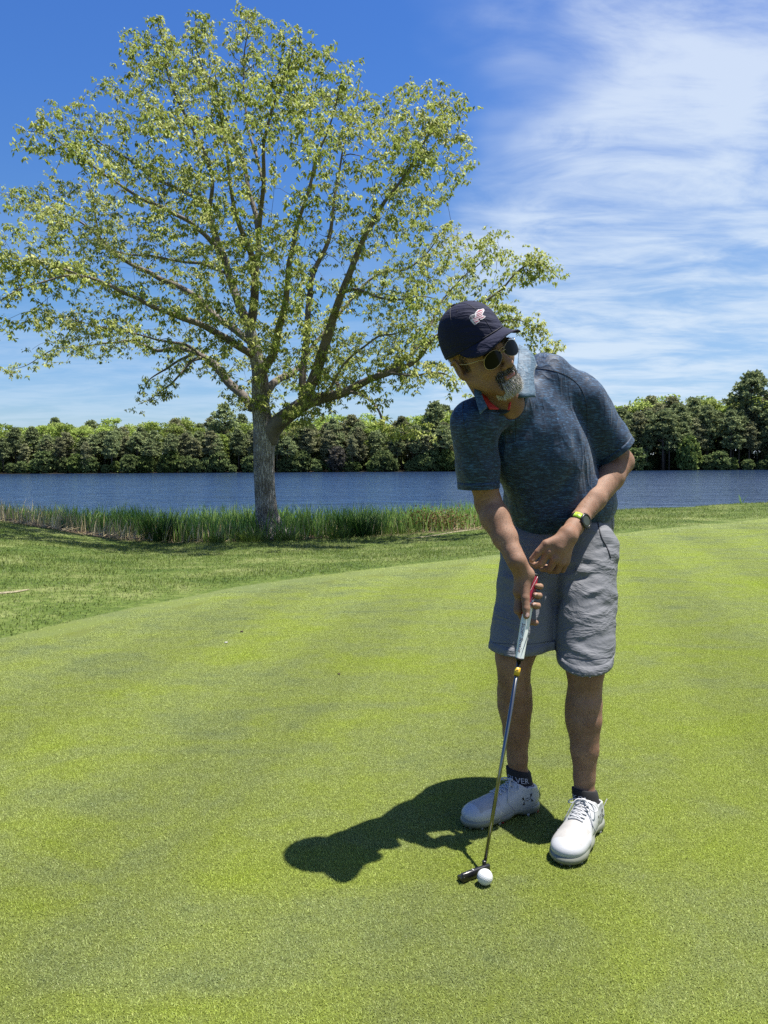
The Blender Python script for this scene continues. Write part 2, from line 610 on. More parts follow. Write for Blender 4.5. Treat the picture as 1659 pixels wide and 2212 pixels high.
# slope of the ground at the tile, taken before the points move
cap_ = N('GeometryNodeCaptureAttribute')
cap_.capture_items.new('VECTOR', 'slope')
L(dl.outputs[0], cap_.inputs['Geometry'])
L(rc_.outputs['Hit Normal'], cap_.inputs[1])
L(cap_.outputs[0], sp.inputs['Geometry'])
L(cap_.outputs[1], ae.inputs['Vector'])
L(ae.outputs[0], inst.inputs['Rotation'])
L(inst.outputs[0], g_out.inputs[0])
mod = turf.modifiers.new('lay_turf', 'NODES')
mod.node_group = ng

# the same turf farther out: fewer, larger tufts, so that the sheet never reads as bare
n_ = 150000
Yr = 5.0 + (rng.random(n_) ** 1.3) * 14
Xr = (rng.random(n_) * 2 - 1) * (0.62 * Yr + 0.6)
e_ = Yr - edge_y(Xr)
keep = (e_ < -0.02) & (e_ > -1.4)
Xr, Yr, e_ = Xr[keep], Yr[keep], e_[keep]
s_ = 0.80 + (Yr - 5) * 0.12
s_ = np.where(e_ > -0.8, s_ * 1.5, s_)
k_ = len(Xr)
rr = rng.random((k_, 4))
v_, f_ = blade_mesh(Xr, Yr, ground_z(Xr, Yr) - 0.002, rr[:, 0] * 2 * pi, (0.006 + 0.005 * rr[:, 1]) * s_, (0.0022 + 0.001 * rr[:, 2]) * s_, 0.4 + 0.9 * rr[:, 3])
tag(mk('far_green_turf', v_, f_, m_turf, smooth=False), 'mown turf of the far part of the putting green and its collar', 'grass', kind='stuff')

m_rough = leaf_mat('rough_grass_blades', rough_colour, 0.35, 0.35)
n_ = 250000
Yr = 2.5 + (rng.random(n_) ** 0.85) * 17.5
Xr = (rng.random(n_) * 2 - 1) * (0.60 * Yr + 0.8)
e_ = Yr - edge_y(Xr)
bk = Yr - np.interp(Xr, BANK[:, 0], BANK[:, 1])
keep = (e_ > 0.0) & (bk < 0.15)
Xr, Yr, e_ = Xr[keep], Yr[keep], e_[keep]
k_ = len(Xr)
rr = rng.random((k_, 4))
grow = 0.55 + 0.6 * sstep(0.0, 0.9, e_) + 0.5 * vnoise(np.stack([Xr, Yr, 0 * Xr], -1), 0.8, 3)
grow = np.clip(grow, 0.35, 2.0) * (1 + 0.03 * (Yr - 5))
v_, f_ = blade_mesh(Xr, Yr, ground_z(Xr, Yr) - 0.004, rr[:, 0] * 2 * pi, (0.016 + 0.022 * rr[:, 1]) * grow, (0.003 + 0.003 * rr[:, 2]) * (1 + 0.05 * Yr), 0.15 + 0.85 * rr[:, 3])
tag(mk('rough_grass', v_, f_, m_rough, smooth=False), 'longer darker grass between the putting green and the reeds', 'grass', kind='stuff')


# worn sandy streaks in the rough
def streak(pix, w):
    pts = []
    for x, y in pix:
        # march the ray to the ground
        lo, hi = 3.0, 22.0
        for _ in range(40):
            mid = (lo + hi) / 2
            q = P(x, y, mid)
            if q.z > float(ground_z(q.x, q.y)):
                lo = mid
            else:
                hi = mid
        pts.append(P(x, y, lo))
    pp = smooth_path(pts, 24)
    verts, faces = [], []
    for i, q in enumerate(pp):
        ww = w * sin(pi * (i + 0.5) / len(pp)) * (0.7 + 0.6 * random.random())
        for s in (-1, -0.4, 0.4, 1):
            y_ = q[1] + s * ww
            verts.append((q[0], y_, float(ground_z(q[0], y_)) + 0.012 * (1 - abs(s)) + 0.006))
    for i in range(len(pp) - 1):
        for k in range(3):
            a = i * 4 + k
            faces.append((a, a + 4, a + 5, a + 1))
    return verts, faces


m_sand = simple_mat('dry_sandy_thatch', (0.30, 0.26, 0.155), 0.9, var=0.35, vscale=30, bump=0.5, bscale=60)
for pix, w, lab in (([(862, 1167), (930, 1158), (985, 1149), (1040, 1142)], 0.13, 'pale worn sandy streak in the rough left of the golfer, below the reeds'),
                    ([(-10, 1283), (30, 1280), (64, 1275)], 0.07, 'pale worn streak in the rough at the left edge of the picture')):
    v_, f_ = streak(pix, w)
    tag(mk('worn_streak', v_, f_, m_sand), lab, 'bare patch')

# ------------------------------------------------------------------ reeds along the near bank
def reed_colour(T, pos):
    a = T.noise(pos, 1.2, 3, 0.6)
    return T.ramp(a, [(0.35, (0.15, 0.30, 0.06)), (0.5, (0.28, 0.48, 0.09)), (0.68, (0.50, 0.68, 0.20))])


m_reed = leaf_mat('green_reeds', reed_colour, 0.5, 0.4, 0.45)
m_straw = leaf_mat('dead_reed_straw', lambda T, p: T.ramp(T.noise(p, 3.0, 3), [(0.35, (0.48, 0.36, 0.18)), (0.65, (1.0, 0.86, 0.52))]), 0.2, 0.45, 0.7)


def strip_blades(X, Y, Z, ln, wd, ang, lean, curve, segs=4):
    n = len(X)
    base = np.stack([X, Y, Z], -1)
    fw = np.stack([np.cos(ang), np.sin(ang), np.zeros(n)], -1)
    sd = np.stack([-np.sin(ang + 0.9), np.cos(ang + 0.9), np.zeros(n)], -1)
    p = base.copy()
    rows = []
    for s in range(segs + 1):
        t = s / segs
        w = wd * (1 - t ** 1.6) * 0.5
        if s == segs:
            rows.append(p[:, None, :])
        else:
            rows.append(np.stack([p - sd * w[:, None], p + sd * w[:, None]], 1))
        a = lean + curve * (t + 0.5 / segs) ** 2
        p = p + (fw * np.sin(a)[:, None] + np.array([0, 0, 1.0]) * np.cos(a)[:, None]) * (ln / segs)[:, None]
    v = np.concatenate(rows, 1)
    m = v.shape[1]
    k = np.arange(n)[:, None] * m
    f = []
    for s in range(segs - 1):
        f += [k + np.array([2 * s, 2 * s + 1, 2 * s + 3]), k + np.array([2 * s, 2 * s + 3, 2 * s + 2])]
    s = segs - 1
    f.append(k + np.array([2 * s, 2 * s + 1, 2 * s + 2]))
    return v.reshape(-1, 3), np.concatenate(f, 0)


def bank_pts(n, x0, x1, d0, d1):
    X = x0 + rng.random(n) * (x1 - x0)
    Y = np.interp(X, BANK[:, 0], BANK[:, 1]) + d0 + rng.random(n) * (d1 - d0)
    return X, Y


n_ = 19000
X, Y = bank_pts(n_, -13.5, 3.3, 0.05, 3.0)
dens = 0.5 + 0.5 * vnoise(np.stack([X, Y, 0 * X], -1), 1.1, 5)
d_ = Y - np.interp(X, BANK[:, 0], BANK[:, 1])
thin_front = sstep(0.0, 1.3, d_) * 0.75 + 0.25
front_l = np.where(X < -5.2, sstep(0.5, 1.6, d_), 1.0)
keep = (rng.random(n_) < (0.35 + 0.65 * dens) * thin_front * front_l) & (X < 3.3 - 0.3 * rng.random(n_))
X, Y, dens = X[keep], Y[keep], dens[keep]
Z = np.maximum(ground_z(X, Y), -1.45) - 0.02
n_ = len(X)
top = -0.14 + 0.34 * rng.random(n_) ** 1.6 + 0.20 * (dens - 0.4) + 0.08 * (rng.random(n_) > 0.97)
ln = np.clip(top - Z, 0.30, 1.45) * np.where(rng.random(n_) < 0.25, 0.75, 1.0)
v_, f_ = strip_blades(X, Y, Z, ln, 0.022 + 0.018 * rng.random(n_), rng.random(n_) * 2 * pi, 0.05 + 0.18 * rng.random(n_), 0.2 + 1.0 * rng.random(n_) ** 2)
tag(mk('green_reeds', v_, f_, m_reed), 'band of green reeds standing along the near lake bank behind the tree', 'reeds', kind='stuff')
n_ = 5200
X, Y = bank_pts(n_, -13.5, 3.0, -0.05, 1.7)
Z = ground_z(X, Y) - 0.02
keep = rng.random(n_) < np.where(X < -3.5, 1.0, 0.45)
X, Y, Z = X[keep], Y[keep], Z[keep]
n_ = len(X)
lay = rng.random(n_) < 0.55
v_, f_ = strip_blades(X, Y, Z + 0.03 * rng.random(n_), np.where(lay, 0.18 + 0.3 * rng.random(n_), 0.25 + 0.35 * rng.random(n_)), 0.010 + 0.010 * rng.random(n_), rng.random(n_) * 2 * pi,
                      np.where(lay, 1.2 + 0.3 * rng.random(n_), 0.05 + 0.3 * rng.random(n_)), 0.1 + 0.3 * rng.random(n_), 3)
tag(mk('dead_reed_straw', v_, f_, m_straw), 'pale dead reed stalks and litter at the foot of the green reeds', 'reed litter', kind='stuff')


def tuft(name, x, Y, n, h, rad, mat, label, cat, lean=0.55):
    c0 = P(x, 1150, Y)
    X = c0.x + rng.normal(0, rad * 0.4, n)
    Yy = Y + rng.normal(0, rad * 0.3, n)
    Z = np.maximum(ground_z(X, Yy), -1.3) - 0.02
    ang = np.arctan2(Yy - Y, X - c0.x) + rng.normal(0, 0.6, n)
    v, f = strip_blades(X, Yy, Z, h * (0.6 + 0.5 * rng.random(n)), 0.012 + 0.012 * rng.random(n), ang, 0.05 + lean * rng.random(n), 0.3 + 0.8 * rng.random(n))
    tag(mk(name, v, f, mat, org=(c0.x, Y, float(ground_z(c0.x, Y)))), label, cat)


m_weed = leaf_mat('light_green_weed', lambda T, p: T.ramp(T.noise(p, 5.0, 3), [(0.35, (0.10, 0.19, 0.03)), (0.7, (0.24, 0.32, 0.06))]), 0.35, 0.3)
m_dark = leaf_mat('dark_green_tuft', lambda T, p: T.ramp(T.noise(p, 5.0, 3), [(0.35, (0.02, 0.07, 0.012)), (0.7, (0.06, 0.14, 0.02))]), 0.3, 0.3)
tuft('grass_tuft', 345, 17.2, 260, 0.85, 0.45, m_dark, 'dark dense reed clump at the front of the reed band, left of the trunk', 'plant', 0.4)
tuft('grass_tuft', 780, 17.4, 300, 0.75, 0.5, m_dark, 'dark rounded reed clump at the front of the reed band, right of the trunk', 'plant', 0.5)
tuft('grass_tuft', 728, 17.05, 170, 0.40, 0.35, m_weed, 'light green low weed in front of the dark clump right of the trunk', 'plant', 0.8)
tuft('grass_tuft', 545, 16.9, 200, 0.40, 0.4, m_weed, 'light green grass growing against the left foot of the trunk', 'plant', 0.7)
tuft('grass_tuft', 468, 16.85, 120, 0.28, 0.3, m_weed, 'small light green tuft in front of the reeds, left of the trunk', 'plant', 0.8)
tuft('grass_tuft', 622, 17.0, 120, 0.32, 0.3, m_weed, 'light green grass growing against the right foot of the trunk', 'plant', 0.8)
tuft('grass_tuft', 868, 17.6, 120, 0.26, 0.35, m_weed, 'yellow green low tuft at the right end of the reed band', 'plant', 0.9)
for x, Y, h, lab in ((1352, 19.9, 0.22, 'small reed sprout on the bank crest beside the golfer\'s hip'),
                     (1477, 19.9, 0.30, 'middle one of three reed sprouts on the bank crest at the right'),
                     (1659 - 58, 19.9, 0.34, 'rightmost of three reed sprouts on the bank crest at the right')):
    tuft('reed_sprout', x, Y, 7, h, 0.05, m_reed, lab, 'plant', 0.5)

# brown leafy bush in the reeds, left of the golfer
m_brown = leaf_mat('brown_bush_leaves', lambda T, p: T.ramp(T.noise(p, 9.0, 3), [(0.35, (0.10, 0.05, 0.02)), (0.5, (0.22, 0.13, 0.045)), (0.68, (0.20, 0.22, 0.05))]), 0.3, 0.4)


def leaf_cloud(pts, ln, wd, droop=0.0, spread=1.0):
    """a folded diamond leaf at each point, random directions"""
    n = len(pts)
    d = rng.normal(0, 1, (n, 3))
    d[:, 2] = d[:, 2] * 0.6 - droop
    d /= np.linalg.norm(d, axis=1)[:, None]
    s = np.cross(d, rng.normal(0, 1, (n, 3)))
    s /= np.linalg.norm(s, axis=1)[:, None]
    u = np.cross(s, d)
    L_ = (ln * (0.65 + 0.7 * rng.random(n)))[:, None]
    W_ = (wd * (0.65 + 0.7 * rng.random(n)))[:, None]
    a = pts
    b = pts + d * L_ * 0.5 + s * W_ * 0.5 + u * W_ * 0.18
    c = pts + d * L_ - u * W_ * 0.25
    e = pts + d * L_ * 0.5 - s * W_ * 0.5 + u * W_ * 0.18
    v = np.stack([a, b, c, e], 1).reshape(-1, 3)
    k = np.arange(n)[:, None] * 4
    return v, np.concatenate([k + np.array([0, 1, 2]), k + np.array([0, 2, 3])], 0)


bc = P(940, 1150, 18.3)
bz = float(ground_z(bc.x, 18.3))
root = empty('brown_bush', (bc.x, 18.3, bz), 'low brown leafed bush at the right end of the reeds', 'bush')
pp = rng.normal(0, 1, (900, 3)) * np.array([0.42, 0.30, 0.11]) + np.array([bc.x, 18.3, bz + 0.26])
v_, f_ = leaf_cloud(pp, 0.06, 0.04)
mk('foliage', v_, f_, m_brown, root)
mb = [tube([(bc.x + 0.05 * i, 18.3, bz - 0.05), (bc.x + 0.12 * i, 18.3 + 0.05 * (-1) ** i, bz + 0.25), (bc.x + 0.2 * i, 18.3, bz + 0.5)], [0.012, 0.008, 0.004], 5) for i in range(-3, 4)]
m_bark_far = simple_mat('dark_bark', (0.055, 0.042, 0.032), 0.9, var=0.3, vscale=3)
v_, f_ = merge(mb)
mk('stems', v_, f_, m_bark_far, root)
# ------------------------------------------------------------------ the oak
TY = 18.0
LIMBS = []   # (name, [(x, y, dY, width px)...])


def limb(pts, parent=None):
    LIMBS.append(pts)


TRUNK = [(589, 1164, 0, 88), (586, 1148, 0, 66), (577, 1112, 0, 52), (571, 1040, 0, 48), (570, 985, 0, 48), (571, 945, 0, 52), (566, 900, 0, 42), (562, 860, 0, 40),
         (562, 825, 0, 38), (558, 790, 0.05, 34), (551, 760, 0.1, 30), (543, 727, 0.15, 27), (538, 700, 0.2, 24)]
A = [(582, 955, 0, 36), (592, 925, -0.1, 38), (622, 898, -0.3, 34), (660, 872, -0.5, 30), (702, 858, -0.7, 23), (750, 846, -0.9, 19), (798, 822, -1.1, 15),
     (850, 802, -1.3, 12), (900, 778, -1.4, 10), (950, 728, -1.5, 8), (1000, 690, -1.5, 7), (1045, 655, -1.5, 5.5), (1085, 622, -1.4, 4.5), (1116, 590, -1.4, 3.5), (1165, 568, -1.4, 2.5), (1200, 596, -1.4, 1.5)]
B = [(655, 873, -0.45, 26), (668, 840, -0.5, 25), (686, 796, -0.6, 24), (699, 757, -0.7, 22), (712, 719, -0.8, 20), (724, 668, -0.9, 17), (742, 612, -1.0, 15),
     (777, 542, -1.2, 12), (804, 489, -1.3, 10), (830, 440, -1.4, 8), (865, 388, -1.5, 6), (896, 345, -1.6, 4.5), (930, 300, -1.7, 3), (965, 262, -1.7, 1.6)]
B2 = [(653, 860, -0.4, 16), (654, 820, -0.2, 16), (655, 780, 0.0, 15), (663, 725, 0.2, 14), (667, 661, 0.5, 12.5), (676, 594, 0.8, 11), (705, 533, 1.0, 9), (717, 470, 1.2, 7), (728, 400, 1.4, 5.5), (742, 330, 1.5, 4), (765, 250, 1.6, 2.5), (780, 190, 1.7, 1.4)]
C = [(573, 850, 0, 22), (590, 828, 0.3, 17), (612, 813, 0.7, 14), (636, 800, 1.1, 12), (660, 770, 1.5, 10), (700, 720, 2.0, 8), (760, 652, 2.6, 6.5), (795, 608, 2.9, 5.5), (839, 586, 3.1, 4.5), (883, 579, 3.2, 4), (927, 542, 3.3, 3), (950, 512, 3.4, 2), (975, 485, 3.4, 1.2)]
D = [(563, 812, 0, 22), (574, 790, -0.2, 20), (590, 764, -0.5, 18), (603, 709, -0.8, 16), (614, 670, -1.0, 14), (622, 620, -1.2, 12.5), (629, 560, -1.4, 11), (640, 495, -1.6, 9), (655, 440, -1.8, 7.5), (676, 366, -2.0, 6), (700, 300, -2.2, 4.2), (722, 240, -2.3, 3), (735, 180, -2.4, 1.6)]
E1 = [(540, 705, 0.2, 22), (517, 661, 0.5, 19), (503, 620, 0.8, 17), (490, 575, 1.0, 16), (472, 524, 1.2, 14), (452, 464, 1.4, 12), (432, 436, 1.5, 10), (400, 416, 1.7, 8), (360, 396, 1.9, 7), (320, 372, 2.1, 6), (280, 345, 2.2, 4.5), (224, 316, 2.3, 3.2), (190, 285, 2.3, 2), (150, 270, 2.3, 1.2)]
E1V = [(452, 464, 1.4, 9), (458, 400, 1.0, 8), (448, 352, 0.8, 7.5), (428, 304, 0.6, 6.5), (400, 248, 0.4, 5.5), (380, 200, 0.3, 4.5), (360, 140, 0.2, 3.2), (348, 92, 0.1, 2), (336, 44, 0, 1)]
E1B = [(480, 548, 1.15, 12), (448, 512, 0.4, 10), (416, 484, -0.3, 9), (360, 456, -1.0, 8), (312, 432, -1.6, 7), (256, 396, -2.1, 5.5), (200, 360, -2.5, 4), (152, 320, -2.8, 2.8), (108, 296, -3.0, 1.8), (60, 288, -3.1, 1.2)]
E2 = [(540, 712, 0.2, 22), (548, 661, 0.0, 19), (552, 600, -0.3, 16), (545, 560, -0.5, 14), (528, 520, -0.8, 11), (512, 460, -1.1, 9), (500, 400, -1.4, 7), (492, 340, -1.6, 5.5), (478, 270, -1.8, 4), (470, 200, -2.0, 2.8), (462, 130, -2.1, 1.5)]
E3 = [(551, 600, -0.3, 14), (560, 540, 0.1, 12.5), (556, 480, 0.5, 11), (540, 420, 0.8, 9.5), (524, 340, 1.1, 8), (496, 280, 1.3, 6.5), (472, 224, 1.5, 5), (440, 160, 1.6, 3.8), (424, 100, 1.7, 2.6), (416, 40, 1.8, 1.2)]
E4 = [(558, 520, 0.2, 10), (564, 472, -0.2, 9.5), (568, 380, -0.8, 8.5), (572, 300, -1.2, 7), (598, 215, -1.5, 5), (620, 150, -1.7, 3.4), (632, 100, -1.8, 1.8)]
E5 = [(567, 390, -0.7, 7), (545, 310, -0.3, 6), (530, 240, 0.1, 5), (526, 180, 0.4, 4), (530, 120, 0.6, 3), (535, 60, 0.7, 1.8), (530, 20, 0.7, 1)]
Fl = [(550, 770, 0.1, 17), (530, 756, -0.2, 16), (497, 738, -0.7, 15), (450, 710, -1.3, 14), (414, 692, -1.7, 12), (360, 670, -2.2, 11), (324, 658, -2.5, 9.5), (288, 638, -2.8, 8.5), (234, 616, -3.2, 7), (180, 600, -3.5, 5), (126, 602, -3.7, 4), (54, 616, -3.9, 3), (0, 648, -4.0, 2), (-40, 670, -4.1, 1)]
F2 = [(548, 745, 0.2, 15), (525, 725, 0.7, 15), (500, 705, 1.1, 15), (468, 683, 1.6, 14), (432, 650, 2.1, 13), (396, 627, 2.5, 12), (342, 602, 3.0, 10.5), (306, 580, 3.3, 9), (252, 548, 3.7, 7), (205, 505, 4.0, 5.5), (165, 475, 4.1, 4), (120, 465, 4.2, 3), (72, 454, 4.3, 2.2), (36, 432, 4.4, 1.5), (-5, 415, 4.4, 1)]
F2B = [(216, 515, 3.9, 5), (206, 470, 3.6, 4), (200, 430, 3.4, 3), (185, 400, 3.3, 1.5)]
F3 = [(487, 590, 1.0, 8), (460, 580, 1.5, 7), (425, 568, 2.0, 6), (360, 559, 2.6, 5), (288, 551, 3.0, 3.8), (230, 540, 3.2, 2.5), (180, 545, 3.3, 1.5)]
F4 = [(180, 600, -3.5, 5), (150, 585, -3.4, 4), (110, 570, -3.3, 3), (60, 560, -3.2, 2), (5, 566, -3.1, 1.2)]
Gl = [(545, 882, 0, 20), (526, 854, 0.4, 19), (494, 826, 0.9, 18), (462, 789, 1.5, 16), (440, 770, 1.9, 13), (418, 758, 2.2, 11), (378, 753, 2.6, 8), (342, 755, 2.9, 7), (317, 746, 3.1, 6), (281, 737, 3.4, 5), (234, 742, 3.7, 4), (162, 751, 4.0, 3), (108, 760, 4.2, 2.2), (54, 789, 4.3, 1.4), (20, 800, 4.4, 1)]
G2 = [(440, 772, 1.9, 9), (420, 780, 1.6, 7), (396, 802, 1.2, 5), (372, 830, 0.9, 4), (350, 845, 0.7, 3), (325, 862, 0.6, 2), (300, 872, 0.5, 1)]
G3 = [(432, 768, 1.9, 7), (400, 745, 1.0, 6), (360, 738, 0.2, 5), (320, 728, -0.4, 4), (270, 716, -0.9, 3), (210, 700, -1.2, 2), (150, 690, -1.4, 1.2)]
G4 = [(420, 764, 2.1, 6), (385, 778, 2.3, 5), (350, 803, 2.5, 4), (325, 822, 2.6, 2.5), (312, 850, 2.7, 1.2)]
A2 = [(735, 850, -0.85, 9), (728, 826, -0.5, 8), (700, 812, 0.0, 6), (690, 800, 0.4, 4)]
A3 = [(800, 820, -1.1, 9), (850, 790, -0.6, 8), (872, 775, -0.3, 6.5), (905, 745, 0.1, 5.5), (930, 700, 0.5, 4.5), (955, 650, 0.9, 3.5), (1000, 600, 1.2, 2.8), (1045, 560, 1.4, 2), (1062, 510, 1.5, 1.2)]
A4 = [(750, 845, -0.9, 8), (790, 858, -1.5, 6), (815, 884, -1.9, 5), (835, 920, -2.1, 4), (858, 934, -2.2, 3), (900, 937, -2.3, 1.6), (930, 928, -2.3, 0.8)]
A5 = [(950, 728, -1.5, 6), (1010, 715, -1.2, 5), (1070, 700, -1.0, 4), (1110, 690, -0.9, 3), (1150, 706, -0.8, 2), (1195, 740, -0.8, 1)]
A6 = [(840, 806, -1.3, 7), (890, 810, -1.9, 5), (940, 805, -2.3, 4), (975, 815, -2.6, 2.5), (985, 845, -2.7, 1.2)]
A7 = [(735, 632, -1.0, 8), (775, 625, -1.7, 6.5), (815, 640, -2.2, 5), (860, 648, -2.6, 4), (910, 640, -2.9, 2.8), (950, 650, -3.0, 1.4)]
LOWR = [(690, 862, -0.6, 8), (715, 838, -1.2, 6), (760, 770, -1.9, 5), (810, 730, -2.4, 4), (860, 715, -2.8, 3), (905, 700, -3.0, 1.6)]
ALL_LIMBS = [A, B, B2, C, D, E1, E1V, E1B, E2, E3, E4, E5, Fl, F2, F2B, F3, F4, Gl, G2, G3, G4, A2, A3, A4, A5, A6, A7, LOWR]

m_bark, T = new_mat('oak_bark')
pos = T.n('ShaderNodeTexCoord').outputs['Object']
st = T.n('ShaderNodeMapping', {'Vector': pos, 'Scale': (1, 1, 0.16)}).outputs[0]
vor = T.n('ShaderNodeTexVoronoi', {'Vector': T.vmath('ADD', st, T.vmath('MULTIPLY', T.noise(pos, 9, 3, out=1), (0.06, 0.06, 0.06))), 'Scale': 26.0}, feature='DISTANCE_TO_EDGE').outputs['Distance']
crack = T.rng(vor, 0.0, 0.22)
lich = T.noise(pos, 2.3, 5, 0.7)
c = T.ramp(lich, [(0.38, (0.30, 0.265, 0.225)), (0.52, (0.50, 0.47, 0.42)), (0.68, (0.74, 0.72, 0.68))])
c = T.mix(crack, T.mix(1.0, c, (0.45, 0.42, 0.40), 'MULTIPLY'), c)
hb = T.math('ADD', crack, T.math('MULTIPLY', T.noise(st, 60, 4, 0.7), 0.6))
bn = T.n('ShaderNodeBump', {'Height': hb, 'Strength': 0.9, 'Distance': 0.02}).outputs[0]
finish(T, T.n('ShaderNodeBsdfPrincipled', {'Base Color': c, 'Roughness': 0.9, 'Specular IOR Level': 0.15, 'Normal': bn}).outputs[0])

m_limb = simple_mat('darker_limb_bark', (0.19, 0.16, 0.13), 0.9, var=0.35, vscale=2.5, bump=0.8, bscale=25)
PX = 1.0 / FPX


def dep(d, y):
    """the crown leans towards the green as it rises"""
    return d - 1.5 * min(max((900 - y) / 450.0, 0), 1)


def limb_world(pts, n):
    p = smooth_path([(*P(x, y, TY + dep(d, y)), w * PX * (TY + dep(d, y)) / 2) for x, y, d, w in pts], n)
    p[:, 3] = np.maximum(p[:, 3], 0.004)
    return p


tb = P(586, 1158, TY)
tb = Vector((tb.x, TY, float(ground_z(tb.x, TY))))
oak = empty('oak_tree', tb, 'large spreading oak with pale young leaves on the lake bank', 'tree')
tw = limb_world(TRUNK, 46)
tw[:, 3] *= 0.93
tw[0, 2] = tb.z - 0.35


def bark_tube(p, segs, rough=0.06, flare=False):
    v, f = tube([q[:3] for q in p], list(p[:, 3]), segs)
    v = np.array([list(q) for q in v])
    ctr = np.repeat(p[:, :3], segs, axis=0)
    dirn = v - ctr
    if rough:
        nz = vnoise(v, 5.0, 1) * 0.6 + vnoise(v * np.array([1, 1, 0.3]), 16.0, 2) * 0.4
        v = ctr + dirn * (1 + rough * nz)[:, None]
    if flare:
        ang = np.arctan2(dirn[:, 1], dirn[:, 0])
        hgt = np.clip(1 - (v[:, 2] - tb.z) / 0.75, 0, 1) ** 1.5
        v = ctr + (v - ctr) * (1 + hgt * (0.10 + 0.26 * np.cos(5 * ang + 1) + 0.1 * np.cos(3 * ang)))[:, None]
    return v, f


v_, f_ = bark_tube(tw, 40, 0.07, True)
mk('trunk', v_, f_, m_bark, oak)
nodes = []      # x, y, z, radius, path length to the root
for p in tw[18:]:
    nodes.append((p[0], p[1], p[2], p[3], 0))
limb_curves = []
for pts in ALL_LIMBS:
    n = max(12, len(pts) * 5)
    p = limb_world(pts, n)
    w = vnoise(p[:, :3], 1.6, 4), vnoise(p[:, :3], 1.6, 9), vnoise(p[:, :3], 1.6, 11)
    taper = np.linspace(0, 1, n) ** 0.5
    for k in range(3):
        p[:, k] += w[k] * 0.07 * taper
    limb_curves.append(p)
    big = p[0, 3] > 0.055
    v_, f_ = bark_tube(p, 14 if big else 8, 0.06)
    mk('limb' if big else 'branch', v_, f_, m_limb, oak)
    L_ = 0
    for i, q in enumerate(p):
        if i:
            L_ += np.linalg.norm(q[:3] - p[i - 1, :3])
        nodes.append((q[0], q[1], q[2], q[3], 3.0 + L_))

# crown outline in the picture, read off the photograph
OUT = np.array([(420, 12), (452, 22), (470, 62), (488, 40), (500, 10), (530, 0), (562, 12), (574, 40), (628, 42), (652, 62), (664, 98), (705, 110), (745, 118), (775, 140), (806, 168),
                (808, 196), (832, 212), (850, 180), (900, 170), (935, 172), (962, 200), (1002, 218), (1016, 250), (1008, 300), (1030, 340), (1034, 392), (1000, 418), (965, 448), (940, 476),
                (975, 478), (1010, 496), (1040, 478), (1085, 482), (1108, 540), (1160, 528), (1195, 560), (1216, 612), (1180, 622), (1130, 610), (1108, 650), (1122, 690), (1170, 694), (1210, 722), (1205, 768),
                (1150, 760), (1110, 716), (1040, 700), (985, 776), (972, 850), (930, 870), (880, 838), (815, 872), (740, 868), (690, 905), (640, 930), (610, 952), (596, 900), (560, 910), (500, 885), (440, 868), (410, 850),
                (340, 868), (300, 856), (312, 812), (360, 792), (300, 772), (210, 800), (120, 790), (60, 812), (-20, 800), (-60, 740), (-20, 700), (50, 668), (120, 640), (60, 640), (-40, 660), (-90, 560), (-60, 440),
                (0, 400), (60, 378), (130, 372), (200, 400), (240, 420), (180, 352), (120, 330), (60, 345), (35, 306), (60, 258), (110, 228), (150, 190), (210, 190), (250, 150), (262, 118), (240, 72), (268, 60), (310, 76), (350, 56), (395, 50), (400, 20)], dtype=float)


def edge_dist(pt, poly):
    d = np.full(len(pt), 1e9)
    for i in range(len(poly)):
        a, b_ = poly[i - 1], poly[i]
        ab = b_ - a
        t = np.clip(((pt - a) @ ab) / (ab @ ab + 1e-9), 0, 1)
        d = np.minimum(d, np.linalg.norm(pt - (a + t[:, None] * ab), axis=1))
    return d


NA = 9000
cand = np.stack([-95 + rng.random(NA) * 1320, rng.random(NA) * 960], -1)
cand = cand[inside(cand, OUT)]
ed = edge_dist(cand, OUT)
cand, ed = cand[ed > 5], ed[ed > 5]
depth = 4.2 * np.clip(ed / 190.0, 0.05, 1) ** 0.55
rd = rng.random(len(cand)) * 2 - 1
dY = np.sign(rd) * np.abs(rd) ** 0.8 * depth
# around a limb that was traced, keep to that limb's depth near the outline
limb_pts = np.concatenate([np.array([(x, y, d) for x, y, d, w in L__]) for L__ in ALL_LIMBS])
dn = np.linalg.norm(cand[:, None, :] - limb_pts[None, :, :2], axis=2)
near = dn.argmin(1)
wgt = np.clip(1 - ed / 120.0, 0.35, 1)
dY = dY * (1 - wgt * 0.5) + limb_pts[near, 2] * wgt
att = np.array([list(P(x, y, TY + dep(d, y))) for (x, y), d in zip(cand, dY)])
clump = vnoise(att, 0.75, 21)
kp = clump > -0.14 + 0.35 * rng.random(len(att))
att = att[kp]
# minimum spacing
cell = {}
sel = []
for i, a in enumerate(att):
    key = tuple((a // 0.42).astype(int))
    if key in cell:
        continue
    cell[key] = 1
    sel.append(i)
att = att[sel][:4200]
